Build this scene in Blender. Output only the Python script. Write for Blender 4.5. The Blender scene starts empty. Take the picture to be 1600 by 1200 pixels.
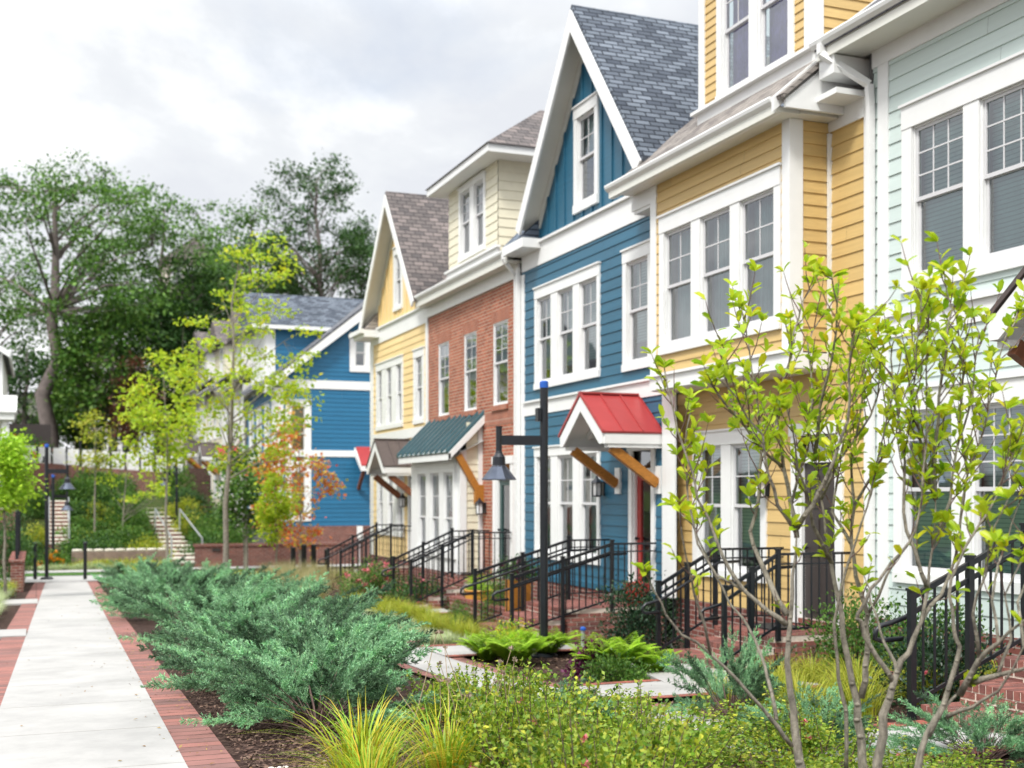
import bpy, math, random
import numpy as np
from mathutils import Vector, Matrix
# ------------------------------------------------------------------ scene / camera maths
SC = bpy.context.scene
COL = SC.collection
F, H = 1900.0, 773.0
TH = math.atan(743/1900); S, C = math.sin(TH), math.cos(TH)
R = random.Random(7)
NR = np.random.default_rng(11)
def FY(px, X): return X/math.tan(math.atan((px-800)/F)+TH)
def FX(px, Y): return Y*math.tan(math.atan((px-800)/F)+TH)
def dep(X, Y): return X*S+Y*C
def ZZ(py, X, Y): return -(py-H)/F*dep(X, Y)
def lerp(a, b, t): return a+(b-a)*t
def sm(a, b, x):
    t = min(1, max(0, (x-a)/(b-a))); return t*t*(3-2*t)
def interp(x, pts):
    if x <= pts[0][0]: return pts[0][1]
    for (a, va), (b, vb) in zip(pts, pts[1:]):
        if x <= b: return va+(vb-va)*(x-a)/(b-a)
    return pts[-1][1]
HOUSE_Z = [(-30,-1.2),(0,-1.5),(6,-1.69),(7.6,-1.79),(12.4,-2.13),(14,-2.19),(17,-2.25),(35,-2.5),(42,-2.72)]
def gz(X, Y):
    zp = -1.41-.032*min(Y, 41)
    if Y < -10: zp = -1.09
    zh = interp(Y, HOUSE_Z)
    z = lerp(zp, zh, sm(2.2, 4.8, X))
    if Y > 38: z = lerp(z, -2.72, sm(38, 42, Y))
    if Y > 49:
        hill = lerp(-2.72, .1, sm(49.5, 64, Y))
        if X > 6.5: hill = lerp(hill, lerp(-2.7, .6, sm(50, 90, Y)), sm(6.5, 8.5, X))
        z = max(z, hill) if Y < 64 else hill
        if Y > 67: z = lerp(hill, 1.5, sm(67, 70, Y))+max(0, Y-70)*.02
    return z
def pt(px, py, d):      # point at depth d
    r = (px-800)/F*d; z = -(py-H)/F*d
    return (r*C+d*S, d*C-r*S, z)
def gp(px, py):         # ground point seen at a pixel
    d = 3.0; 
    while d < 140:
        x, y, z = pt(px, py, d)
        if z <= gz(x, y): break
        d += .05
    return x, y, gz(x, y)
# ------------------------------------------------------------------ objects
def tag(o, label=None, cat=None, group=None, kind=None):
    if label: o['label'] = label
    if cat: o['category'] = cat
    if group: o['group'] = group
    if kind: o['kind'] = kind
    return o
ORG = {}
def thing(name, label, cat, loc, group=None):
    o = bpy.data.objects.new(name, None); COL.objects.link(o); o.location = loc
    o.empty_display_size = .2
    ORG[o.name] = Vector(loc)
    return tag(o, label, cat, group)
def link(name, me, parent, org):
    o = bpy.data.objects.new(name, me); COL.objects.link(o)
    if parent is not None: o.parent = parent; ORG[o.name] = org
    else: o.location = org; ORG[o.name] = Vector(org)
    return o
class MB:
    def __init__(s): s.v = []; s.f = []; s.m = []; s.cur = 0
    def add(s, vs, fs):
        b = len(s.v); s.v += [tuple(v) for v in vs]
        for f in fs: s.f.append(tuple(b+i for i in f)); s.m.append(s.cur)
    def box(s, x0, x1, y0, y1, z0, z1):
        if x0 > x1: x0, x1 = x1, x0
        if y0 > y1: y0, y1 = y1, y0
        if z0 > z1: z0, z1 = z1, z0
        v = [(x, y, z) for z in (z0, z1) for y in (y0, y1) for x in (x0, x1)]
        s.add(v, [(0,2,3,1),(4,5,7,6),(0,1,5,4),(2,6,7,3),(0,4,6,2),(1,3,7,5)])
        return s
    def beam(s, p, q, w, h, up=(0,0,1)):
        p, q = Vector(p), Vector(q); d = (q-p).normalized(); up = Vector(up)
        a = d.cross(up)
        if a.length < 1e-4: a = d.cross(Vector((1,0,0)))
        a.normalize(); b = a.cross(d).normalized()
        a *= w/2; b *= h/2
        v = [p-a-b, p+a-b, p+a+b, p-a+b, q-a-b, q+a-b, q+a+b, q-a+b]
        s.add(v, [(0,3,2,1),(4,5,6,7),(0,1,5,4),(1,2,6,5),(2,3,7,6),(3,0,4,7)])
        return s
    def tube(s, pts, rad, seg=6, cap=True):
        pts = [Vector(p) for p in pts]; n = len(pts)
        if not hasattr(rad, '__len__'): rad = [rad]*n
        rings = []; ref = Vector((0.31,0.93,0.17))
        for i, p in enumerate(pts):
            t = (pts[min(i+1, n-1)]-pts[max(i-1, 0)]).normalized()
            a = t.cross(ref)
            if a.length < 1e-3: a = t.cross(Vector((1,0,0)))
            a.normalize(); b = t.cross(a)
            rings.append([p+(a*math.cos(2*math.pi*k/seg)+b*math.sin(2*math.pi*k/seg))*rad[i] for k in range(seg)])
        vs = [v for r in rings for v in r]; fs = []
        for i in range(n-1):
            for k in range(seg):
                k2 = (k+1) % seg
                fs.append((i*seg+k, i*seg+k2, (i+1)*seg+k2, (i+1)*seg+k))
        if cap: fs.append(tuple(range(seg))[::-1]); fs.append(tuple((n-1)*seg+k for k in range(seg)))
        s.add(vs, fs); return s
    def lathe(s, prof, cx, cy, cz, seg=20, flat=False):
        vs = []; fs = []; n = len(prof)
        for r, z in prof:
            for k in range(seg):
                a = 2*math.pi*k/seg; vs.append((cx+r*math.cos(a), cy+r*math.sin(a), cz+z))
        for i in range(n-1):
            for k in range(seg):
                k2 = (k+1) % seg; fs.append((i*seg+k, i*seg+k2, (i+1)*seg+k2, (i+1)*seg+k))
        fs.append(tuple(range(seg))[::-1]); fs.append(tuple((n-1)*seg+k for k in range(seg)))
        s.add(vs, fs); return s
    def prism(s, poly, ext):
        n = len(poly); e = Vector(ext); vs = [Vector(p) for p in poly]+[Vector(p)+e for p in poly]
        fs = [tuple(range(n))[::-1], tuple(range(n, 2*n))]
        for i in range(n): j = (i+1) % n; fs.append((i, j, n+j, n+i))
        s.add(vs, fs); return s
    def quad(s, *p): s.add(p, [tuple(range(len(p)))]); return s
    def build(s, name, mats, parent=None, org=None, smooth=False):
        if parent is not None: org = ORG[parent.name]
        if org is None:
            xs = [v[0] for v in s.v]; ys = [v[1] for v in s.v]
            org = ((min(xs)+max(xs))/2, (min(ys)+max(ys))/2, min(v[2] for v in s.v))
        org = Vector(org)
        me = bpy.data.meshes.new(name)
        me.from_pydata([(v[0]-org.x, v[1]-org.y, v[2]-org.z) for v in s.v], [], s.f)
        if not isinstance(mats, (list, tuple)): mats = [mats]
        for m in mats: me.materials.append(m)
        if len(mats) > 1: me.polygons.foreach_set('material_index', s.m)
        if smooth: me.polygons.foreach_set('use_smooth', [True]*len(me.polygons))
        me.update()
        return link(name, me, parent, org)
def np_mesh(name, V, Fc, mat, parent=None, org=(0,0,0), local=True, mi=None):
    """V (n,3), Fc (m,k) int. local: V already relative to org"""
    me = bpy.data.meshes.new(name)
    V = np.asarray(V, dtype=np.float32); Fc = np.asarray(Fc, dtype=np.int32)
    k = Fc.shape[1]; m = len(Fc)
    me.vertices.add(len(V)); me.vertices.foreach_set('co', V.ravel())
    me.loops.add(m*k); me.loops.foreach_set('vertex_index', Fc.ravel())
    me.polygons.add(m); me.polygons.foreach_set('loop_start', np.arange(0, m*k, k, dtype=np.int32))
    me.polygons.foreach_set('loop_total', np.full(m, k, dtype=np.int32))
    for mm in (mat if isinstance(mat, (list, tuple)) else [mat]): me.materials.append(mm)
    me.update(calc_edges=True); me.validate()
    if parent is not None: org = ORG[parent.name]
    return link(name, me, parent, Vector(org))
# ------------------------------------------------------------------ materials
def newmat(name):
    m = bpy.data.materials.new(name); m.use_nodes = True; nt = m.node_tree; nt.nodes.clear()
    out = nt.nodes.new('ShaderNodeOutputMaterial'); return m, nt, out
def N(nt, t, **kw):
    n = nt.nodes.new(t)
    for k, v in kw.items():
        if k in n.inputs: n.inputs[k].default_value = v
        else: setattr(n, k, v)
    return n
def rgba(c): return (c[0], c[1], c[2], 1)
def paint(name, col, rough=.45, var=.06, scale=3.0, bump=.0, bscale=60, spec=.5, grain=None, metallic=0, island=0):
    m, nt, out = newmat(name); L = nt.links.new
    p = N(nt, 'ShaderNodeBsdfPrincipled'); p.inputs['Roughness'].default_value = rough
    p.inputs['Specular IOR Level'].default_value = spec; p.inputs['Metallic'].default_value = metallic
    tc = N(nt, 'ShaderNodeTexCoord'); mp = N(nt, 'ShaderNodeMapping'); L(tc.outputs['Object'], mp.inputs[0])
    if grain: mp.inputs['Scale'].default_value = grain
    no = N(nt, 'ShaderNodeTexNoise', Scale=scale, Detail=6.0, Roughness=.65); L(mp.outputs[0], no.inputs['Vector'])
    rp = N(nt, 'ShaderNodeValToRGB'); L(no.outputs['Fac'], rp.inputs[0])
    rp.color_ramp.elements[0].position = .3; rp.color_ramp.elements[1].position = .7
    rp.color_ramp.elements[0].color = rgba([c*(1-var) for c in col]); rp.color_ramp.elements[1].color = rgba([min(1, c*(1+var)) for c in col])
    src = rp.outputs[0]
    if island:                                        # each board weathered a little differently
        g = N(nt, 'ShaderNodeNewGeometry'); mr = N(nt, 'ShaderNodeMapRange'); L(g.outputs['Random Per Island'], mr.inputs[0]); mr.inputs[3].default_value = 1-island; mr.inputs[4].default_value = 1+island*.6
        vm = N(nt, 'ShaderNodeVectorMath', operation='SCALE'); L(src, vm.inputs[0]); L(mr.outputs[0], vm.inputs['Scale']); src = vm.outputs[0]
    L(src, p.inputs['Base Color'])
    if bump:
        nb = N(nt, 'ShaderNodeTexNoise', Scale=bscale, Detail=4.0); L(mp.outputs[0], nb.inputs['Vector'])
        b = N(nt, 'ShaderNodeBump', Strength=bump, Distance=.01); L(nb.outputs['Fac'], b.inputs['Height']); L(b.outputs[0], p.inputs['Normal'])
    L(p.outputs[0], out.inputs[0]); return m
def brickmat(name, c1, c2, mortar, w=.2, h=.0675, mort=.008, mode='wall', rough=.85, off=.5, bias=0., bump=.6, freq=2):
    """mode wall: u=x+y v=z ; top: u=x v=y ; topr: u=y v=x ; sx: u=y v=z/sin ; sy: u=x v=z"""
    m, nt, out = newmat(name); L = nt.links.new
    p = N(nt, 'ShaderNodeBsdfPrincipled'); p.inputs['Roughness'].default_value = rough; p.inputs['Specular IOR Level'].default_value = .25
    tc = N(nt, 'ShaderNodeTexCoord'); sp = N(nt, 'ShaderNodeSeparateXYZ'); L(tc.outputs['Object'], sp.inputs[0])
    cb = N(nt, 'ShaderNodeCombineXYZ')
    if mode == 'wall':
        a = N(nt, 'ShaderNodeMath', operation='ADD'); L(sp.outputs[0], a.inputs[0]); L(sp.outputs[1], a.inputs[1])
        L(a.outputs[0], cb.inputs[0]); L(sp.outputs[2], cb.inputs[1])
    elif mode == 'top': L(sp.outputs[0], cb.inputs[0]); L(sp.outputs[1], cb.inputs[1])
    elif mode == 'topr': L(sp.outputs[1], cb.inputs[0]); L(sp.outputs[0], cb.inputs[1])
    elif mode == 'sx': L(sp.outputs[1], cb.inputs[0]); L(sp.outputs[2], cb.inputs[1])
    elif mode == 'sy': L(sp.outputs[0], cb.inputs[0]); L(sp.outputs[2], cb.inputs[1])
    b = N(nt, 'ShaderNodeTexBrick'); b.offset = off; b.offset_frequency = freq
    b.inputs['Color1'].default_value = rgba(c1); b.inputs['Color2'].default_value = rgba(c2); b.inputs['Mortar'].default_value = rgba(mortar)
    b.inputs['Scale'].default_value = 1; b.inputs['Mortar Size'].default_value = mort; b.inputs['Brick Width'].default_value = w
    b.inputs['Row Height'].default_value = h; b.inputs['Bias'].default_value = bias; b.inputs['Mortar Smooth'].default_value = .15
    wb = N(nt, 'ShaderNodeTexNoise', Scale=9.0, Detail=2.0); L(tc.outputs['Object'], wb.inputs['Vector'])
    wm = N(nt, 'ShaderNodeVectorMath', operation='MULTIPLY_ADD'); L(wb.outputs['Color'], wm.inputs[0]); wm.inputs[1].default_value = (.01,.006,0); L(cb.outputs[0], wm.inputs[2])
    L(wm.outputs[0], b.inputs['Vector'])
    no = N(nt, 'ShaderNodeTexNoise', Scale=2.2, Detail=8.0, Roughness=.7); L(tc.outputs['Object'], no.inputs['Vector'])
    mx = N(nt, 'ShaderNodeMix', data_type='RGBA', blend_type='MULTIPLY'); mx.inputs[0].default_value = .6
    rp = N(nt, 'ShaderNodeValToRGB'); L(no.outputs['Fac'], rp.inputs[0]); rp.color_ramp.elements[0].color = (.6,.6,.6,1); rp.color_ramp.elements[1].color = (1.25,1.2,1.2,1)
    rp.color_ramp.elements[0].position = .3; rp.color_ramp.elements[1].position = .72
    L(b.outputs['Color'], mx.inputs[6]); L(rp.outputs[0], mx.inputs[7]); L(mx.outputs[2], p.inputs['Base Color'])
    bp = N(nt, 'ShaderNodeBump', Strength=bump, Distance=.012); inv = N(nt, 'ShaderNodeMath', operation='SUBTRACT'); inv.inputs[0].default_value = 1
    L(b.outputs['Fac'], inv.inputs[1]); L(inv.outputs[0], bp.inputs['Height']); L(bp.outputs[0], p.inputs['Normal'])
    L(p.outputs[0], out.inputs[0]); return m
def leafmat(name, cols, trans=.35, rough=.45, vary=.5, vs=2.5, tone=None):
    m, nt, out = newmat(name); L = nt.links.new
    g = N(nt, 'ShaderNodeNewGeometry'); rp = N(nt, 'ShaderNodeValToRGB'); L(g.outputs['Random Per Island'], rp.inputs[0])
    el = rp.color_ramp.elements; n = len(cols)
    el[0].position = 0; el[0].color = rgba(cols[0]); el[1].position = 1; el[1].color = rgba(cols[-1])
    for i in range(1, n-1): e = el.new(i/(n-1)); e.color = rgba(cols[i])
    tc = N(nt, 'ShaderNodeTexCoord'); no = N(nt, 'ShaderNodeTexNoise', Scale=vs, Detail=3.0); L(tc.outputs['Object'], no.inputs['Vector'])
    r2 = N(nt, 'ShaderNodeMapRange'); L(no.outputs['Fac'], r2.inputs[0]); r2.inputs[1].default_value = .3; r2.inputs[2].default_value = .7
    r2.inputs[3].default_value = 1-vary*.5; r2.inputs[4].default_value = 1+vary*.5
    mx = N(nt, 'ShaderNodeVectorMath', operation='SCALE'); L(rp.outputs[0], mx.inputs[0]); L(r2.outputs[0], mx.inputs['Scale'])
    if tone:                                          # every spray has a colour of its own
        at = N(nt, 'ShaderNodeAttribute', attribute_name='spray'); mt = N(nt, 'ShaderNodeMapRange'); L(at.outputs['Fac'], mt.inputs[0]); mt.inputs[3].default_value = tone[0]; mt.inputs[4].default_value = tone[1]
        m2 = N(nt, 'ShaderNodeVectorMath', operation='SCALE'); L(mx.outputs[0], m2.inputs[0]); L(mt.outputs[0], m2.inputs['Scale']); mx = m2
    p = N(nt, 'ShaderNodeBsdfPrincipled'); p.inputs['Roughness'].default_value = rough; p.inputs['Specular IOR Level'].default_value = .35
    L(mx.outputs[0], p.inputs['Base Color'])
    t = N(nt, 'ShaderNodeBsdfTranslucent'); L(mx.outputs[0], t.inputs[0])
    ms = N(nt, 'ShaderNodeMixShader'); ms.inputs[0].default_value = trans; L(p.outputs[0], ms.inputs[1]); L(t.outputs[0], ms.inputs[2])
    L(ms.outputs[0], out.inputs[0]); return m
def glassmat(name, tint=(.72,.86,.85), refl=1.75):
    m, nt, out = newmat(name); L = nt.links.new
    fr = N(nt, 'ShaderNodeFresnel', IOR=refl); gl = N(nt, 'ShaderNodeBsdfGlossy', Roughness=.03); gl.inputs['Color'].default_value = (.95,.97,1,1)
    no = N(nt, 'ShaderNodeTexNoise', Scale=1.3); tc = N(nt, 'ShaderNodeTexCoord'); L(tc.outputs['Object'], no.inputs['Vector'])
    b = N(nt, 'ShaderNodeBump', Strength=.08, Distance=.05); L(no.outputs['Fac'], b.inputs['Height']); L(b.outputs[0], gl.inputs['Normal'])
    tr = N(nt, 'ShaderNodeBsdfTransparent'); tr.inputs[0].default_value = rgba(tint)
    ad = N(nt, 'ShaderNodeMath', operation='MULTIPLY_ADD'); L(fr.outputs[0], ad.inputs[0]); ad.inputs[1].default_value = 1.0; ad.inputs[2].default_value = .13; ad.use_clamp = True
    ms = N(nt, 'ShaderNodeMixShader'); L(ad.outputs[0], ms.inputs[0]); L(tr.outputs[0], ms.inputs[1]); L(gl.outputs[0], ms.inputs[2])
    L(ms.outputs[0], out.inputs[0]); return m
M = {}
M['white'] = paint('white_trim', (.80,.81,.80), .4, .03)
M['soffit'] = paint('soffit_white', (.72,.72,.66), .5, .03)
M['blue'] = paint('blue_siding', (.022,.118,.195), .45, .10, 4, grain=(1,.2,6), island=.09)
M['bluedeep'] = paint('deep_blue_siding', (.012,.14,.28), .5, .08, 4, grain=(1,.2,6), island=.08)
M['yellow'] = paint('ochre_siding', (.62,.435,.175), .5, .09, 4, grain=(1,.2,6), island=.08)
M['cream'] = paint('pale_yellow_siding', (.80,.60,.29), .5, .06, 4, grain=(1,.2,6), island=.06)
M['ivory'] = paint('ivory_siding', (.74,.70,.54), .5, .05, 4)
M['green'] = paint('pale_green_siding', (.57,.665,.635), .5, .05, 4, grain=(1,.2,6), island=.05)
M['offwhite'] = paint('offwhite_siding', (.74,.73,.68), .5, .05, 4)
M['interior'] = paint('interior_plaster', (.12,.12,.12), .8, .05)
M['blind'] = brickmat('window_blind', (.52,.68,.65), (.48,.64,.60), (.26,.36,.35), 6, .05, .006, 'wall', .6, bump=.3)
M['curtain'] = paint('curtain_fabric', (.40,.52,.51), .8, .35, 6, grain=(9,9,.15))
M['purple'] = paint('plum_curtain_fabric', (.36,.24,.66), .7, .4, 7, grain=(1,1,.6))
M['glass'] = glassmat('window_glass')
M['sash'] = paint('sash_vinyl', (.62,.62,.63), .4, .03)
M['iron'] = paint('black_iron', (.010,.012,.016), .35, .2, bump=.05)
M['blackmetal'] = paint('lamp_black_metal', (.012,.014,.02), .3, .2)
M['shade'] = paint('lamp_shade_metal', (.10,.115,.15), .22, .3, metallic=.8)
M['bluecap'] = paint('blue_cap_plastic', (.01,.09,.42), .5)
M['wood'] = paint('stained_cedar', (.40,.16,.022), .5, .35, 7, bump=.1, grain=(2,2,9))
M['woodred'] = paint('dark_stained_cedar', (.20,.07,.03), .5, .3, 7, bump=.1)
M['redmetal'] = paint('red_standing_seam', (.36,.045,.045), .36, .10, 2)
M['greenmetal'] = paint('dark_green_standing_seam', (.012,.06,.075), .2, .15, 2)
M['brick'] = brickmat('red_brick_wall', (.46,.15,.085), (.29,.075,.045), (.44,.32,.24), .21, .075, .013, 'wall')
M['brickflat'] = brickmat('brick_soldier', (.42,.155,.09), (.30,.10,.06), (.44,.34,.28), .075, .5, .009, 'wall')
M['brickdark'] = brickmat('dark_brick_wall', (.25,.085,.065), (.17,.06,.05), (.36,.30,.26), .21, .075, .008, 'wall')
M['paverR'] = brickmat('brick_paver_border', (.33,.145,.12), (.19,.11,.10), (.055,.035,.03), .165, 50, .007, 'topr', bump=.5, bias=-.1)
M['paverX'] = brickmat('brick_paver_cross', (.36,.11,.075), (.22,.08,.06), (.09,.05,.045), .105, 50, .006, 'top', bump=.5)
M['brickred'] = paint('stair_brick', (.25,.095,.075), .85, .3, 14, bump=.5, bscale=90)
M['brickred2'] = paint('stair_brick_dark', (.16,.065,.055), .85, .3, 14, bump=.5, bscale=90)
M['mortar'] = paint('mortar', (.66,.58,.50), .9, .15, 12, bump=.5)
M['shT'] = brickmat('tan_shingles', (.34,.315,.285), (.18,.165,.155), (.06,.05,.05), .16, .10, .006, 'sx', bump=.6)
M['shTy'] = brickmat('brown_shingles', (.22,.19,.18), (.10,.092,.092), (.035,.033,.035), .26, .12, .010, 'sy', bump=.8)
M['shB'] = brickmat('slate_blue_shingles', (.19,.225,.27), (.065,.08,.105), (.02,.025,.035), .27, .095, .012, 'sy', bump=1.)
M['shBx'] = brickmat('slate_blue_shingles_front', (.20,.25,.31), (.075,.095,.13), (.028,.035,.05), .24, .115, .014, 'sx', bump=1.)
M['shD'] = brickmat('grey_shingles', (.19,.20,.22), (.12,.125,.14), (.05,.05,.06), .26, .14, .010, 'sx', bump=.5)
M['brownmetal'] = paint('brown_canopy_shingle', (.085,.065,.06), .6, .25, 20)
M['doorred'] = paint('red_door_paint', (.34,.03,.025), .35)
M['doordark'] = paint('dark_brown_door', (.045,.036,.034), .4)
M['doorgreen'] = paint('dark_green_door', (.02,.06,.055), .4)
M['terracotta'] = paint('glazed_ochre_pot', (.50,.24,.04), .35, .15)
M['redpot'] = paint('red_planter', (.42,.03,.02), .35)
M['frost'] = paint('frosted_lamp_glass', (.75,.76,.76), .35)
M['steel'] = paint('galvanised_handrail', (.55,.57,.60), .35, .1, metallic=.6)
M['bark'] = paint('grey_bark', (.215,.195,.155), .9, .62, 38, bump=1.0, bscale=75, grain=(1,1,.5))
M['twig'] = paint('purple_brown_twig', (.12,.07,.06), .7, .4, 30)
M['barkdark'] = paint('dark_bark', (.10,.085,.075), .9, .4, 9, bump=.8, bscale=30)
M['barkfar'] = paint('oak_bark', (.15,.125,.115), .9, .4, 2, bump=.8, bscale=12)
def groundmat(name, cols, scale=8, bump=.6, rough=.95):
    m, nt, out = newmat(name); L = nt.links.new
    tc = N(nt, 'ShaderNodeTexCoord'); a = N(nt, 'ShaderNodeTexNoise', Scale=scale, Detail=10.0, Roughness=.75); L(tc.outputs['Object'], a.inputs['Vector'])
    v = N(nt, 'ShaderNodeTexVoronoi', Scale=scale*4); L(tc.outputs['Object'], v.inputs['Vector'])
    mx = N(nt, 'ShaderNodeMath', operation='MULTIPLY_ADD'); L(v.outputs['Color'], mx.inputs[0]); mx.inputs[1].default_value = .45
    ms = N(nt, 'ShaderNodeMath', operation='MULTIPLY'); L(a.outputs['Fac'], ms.inputs[0]); ms.inputs[1].default_value = .6; L(ms.outputs[0], mx.inputs[2])
    rp = N(nt, 'ShaderNodeValToRGB'); L(mx.outputs[0], rp.inputs[0]); el = rp.color_ramp.elements
    el[0].color = rgba(cols[0]); el[0].position = .2; el[1].color = rgba(cols[-1]); el[1].position = .85
    for i in range(1, len(cols)-1): e = el.new(.2+.65*i/(len(cols)-1)); e.color = rgba(cols[i])
    p = N(nt, 'ShaderNodeBsdfPrincipled', Roughness=rough); p.inputs['Specular IOR Level'].default_value = .1; L(rp.outputs[0], p.inputs['Base Color'])
    b = N(nt, 'ShaderNodeBump', Strength=bump, Distance=.03); L(mx.outputs[0], b.inputs['Height']); L(b.outputs[0], p.inputs['Normal'])
    L(p.outputs[0], out.inputs[0]); return m
M['mulch'] = groundmat('mulch', [(.012,.007,.006),(.045,.027,.022),(.12,.078,.062)], 9)
def concretemat():
    m, nt, out = newmat('concrete'); L = nt.links.new
    tc = N(nt, 'ShaderNodeTexCoord'); a = N(nt, 'ShaderNodeTexNoise', Scale=1.1, Detail=12.0, Roughness=.72); L(tc.outputs['Object'], a.inputs['Vector'])
    f = N(nt, 'ShaderNodeTexNoise', Scale=120.0, Detail=3.0); mp = N(nt, 'ShaderNodeMapping'); mp.inputs['Scale'].default_value = (.12,1,1); L(tc.outputs['Object'], mp.inputs[0]); L(mp.outputs[0], f.inputs['Vector'])
    rp = N(nt, 'ShaderNodeValToRGB'); L(a.outputs['Fac'], rp.inputs[0]); rp.color_ramp.elements[0].color = (.31,.305,.295,1); rp.color_ramp.elements[1].color = (.43,.42,.405,1)
    rp.color_ramp.elements[0].position = .33; rp.color_ramp.elements[1].position = .66
    p = N(nt, 'ShaderNodeBsdfPrincipled', Roughness=.8); p.inputs['Specular IOR Level'].default_value = .2; L(rp.outputs[0], p.inputs['Base Color'])
    b = N(nt, 'ShaderNodeBump', Strength=.25, Distance=.004); L(f.outputs['Fac'], b.inputs['Height']); L(b.outputs[0], p.inputs['Normal'])
    L(p.outputs[0], out.inputs[0]); return m
M['concrete'] = concretemat()
M['stone'] = paint('pale_stone', (.68,.64,.56), .85, .12, 5, bump=.3)
M['lawn'] = groundmat('lawn', [(.03,.08,.015),(.06,.14,.03),(.09,.18,.04)], 14)
M['earth'] = groundmat('slope_ground', [(.02,.035,.01),(.05,.075,.02),(.10,.09,.04)], 3)
# ------------------------------------------------------------------ setting
def grid_sheet(name, mat, xs, ys, dz=0, kind='structure', fn=None):
    V = [(x, y, (fn or gz)(x, y)+dz) for y in ys for x in xs]; n = len(xs); f = []
    for j in range(len(ys)-1):
        for i in range(n-1): f.append((j*n+i, j*n+i+1, (j+1)*n+i+1, (j+1)*n+i))
    m = MB(); m.add(V, f); o = m.build(name, mat, None, (0,0,0)); 
    for p in o.data.polygons: p.use_smooth = True
    return tag(o, kind=kind)
def fr(a, b, s): 
    n = int(round((b-a)/s)); return [a+(b-a)*i/n for i in range(n+1)]
xs = [-400,-200,-100,-50,-25,-15]+fr(-10, 2, .6)[0:]+fr(2.2, 5, .35)+fr(5.6, 16, .8)+[25,50,100,200,400]
ys = [-200,-50,-20,-12]+fr(-10, 52, .8)+fr(53, 72, 1)+[80,100,150,250,500]
grid_sheet('ground', M['mulch'], sorted(set(xs)), ys)
pl = lambda y: -.475+.0186*y
pr = lambda y: .70+.0186*y
def strip(name, mat, fa, fb, y0, y1, dz, step=.8, zf=None, thick=0):
    Y = fr(y0, y1, step); m = MB()
    for a, b in zip(Y, Y[1:]):
        za = (lambda x, y: (-1.41-.032*y))
        z_a = za(0, a)+dz; z_b = za(0, b)+dz
        m.quad((fa(a),a,z_a),(fb(a),a,z_a),(fb(b),b,z_b),(fa(b),b,z_b))
        if thick: m.quad((fb(a),a,z_a),(fb(a),a,z_a-thick),(fb(b),b,z_b-thick),(fb(b),b,z_b)); m.quad((fa(a),a,z_a),(fa(a),a,z_a-thick),(fa(b),b,z_b-thick),(fa(b),b,z_b))
    return tag(m.build(name, mat, None, (0,0,0)), kind='structure')
strip('main_path', M['concrete'], pl, pr, -4, 39.2, .030, thick=.05)
strip('path_border', M['paverR'], pr, lambda y: pr(y)+.29, -4, 39.2, .022, thick=.05)
strip('path_border', M['paverR'], lambda y: pl(y)-.31, pl, -4, 39.2, .022, thick=.05)
m = MB()
for yy in [3.1, 4.6, 6.1, 7.6]+[9.1+1.5*i for i in range(21)]:          # tooled joints
    z = -1.41-.032*yy+.0315; m.quad((pl(yy),yy,z),(pr(yy),yy,z),(pr(yy),yy+.008,z),(pl(yy),yy+.008,z))
tag(m.build('path_joint', paint('joint_grey', (.40,.385,.35), .9), None, (0,0,0)), kind='structure')  # joints drawn as thin grey strips laid on the concrete
m = MB()
for yy in (18.2, 27.0):
    z = -1.41-.032*yy+.036; m.box(pl(yy)-.95, pl(yy)-.0, yy, yy+.55+yy*.02, z-.06, z)
tag(m.build('path_apron', M['concrete'], None, (0,0,0)), kind='structure')
# cross walk, lawn strip, kerb
def flat(name, mat, x0, x1, y0, y1, dz, nx=14, ny=4, h=None):
    return grid_sheet(name, mat, [x0+(x1-x0)*i/nx for i in range(nx+1)], [y0+(y1-y0)*j/ny for j in range(ny+1)], dz)
flat('cross_walk', M['concrete'], -12, 24, 39.2, 42.6, .05)
flat('lawn_strip', M['lawn'], -12, 7, 42.7, 44.1, .06)
flat('far_pavement', M['concrete'], -12, 24, 44.2, 45.6, .07)
flat('slope', M['earth'], -40, 9, 46, 67, .02, 30, 30)
# side walkway in front of the stoops (zig-zag of pale slabs with brick edging), drawn from its corners on the ground
def slab(name, mat, poly, dz, th=.06):
    m = MB(); P = [(x, y, gz(x, y)+dz) for x, y in poly]; m.prism([(a,b,c-th) for a,b,c in P], (0,0,th))
    return tag(m.build(name, mat, None, (0,0,0)), kind='structure')
def walk(x0, x1, y0, y1, border=.2, step=1.1):
    """pale walk along Y with brick edging on both sides; follows the ground"""
    Y = fr(y0, y1, step)
    for nm, mat, a, b, dz in (('side_walkway', M['concrete'], x0, x1, .045), ('walkway_edging', M['paverR'], x0-border, x0, .037), ('walkway_edging', M['paverR'], x1, x1+border, .037)):
        m = MB()
        for p, q in zip(Y, Y[1:]):
            m.quad((a,p,gz(a,p)+dz),(b,p,gz(b,p)+dz),(b,q,gz(b,q)+dz),(a,q,gz(a,q)+dz))
        tag(m.build(nm, mat, None, (0,0,0)), kind='structure')
def spur(y0, y1, x0, x1, border=.2):
    X = fr(x0, x1, .35)
    for nm, mat, a, b, dz in (('stoop_walk', M['concrete'], y0, y1, .052), ('walkway_edging', M['paverX'], y0-border, y0, .058), ('walkway_edging', M['paverX'], y1, y1+border, .058)):
        m = MB()
        for p, q in zip(X, X[1:]):
            m.quad((p,a,gz(p,a)+dz),(q,a,gz(q,a)+dz),(q,b,gz(q,b)+dz),(p,b,gz(p,b)+dz))
        tag(m.build(nm, mat, None, (0,0,0)), kind='structure')
walk(4.35, 5.12, 4.0, 23.5)
spur(10.35, 11.75, 5.12, 7.5)
spur(15.6, 16.75, 5.12, 7.3)
spur(6.3, 7.35, 5.12, 6.32)
spur(22.3, 23.3, 5.12, 7.6)
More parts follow.
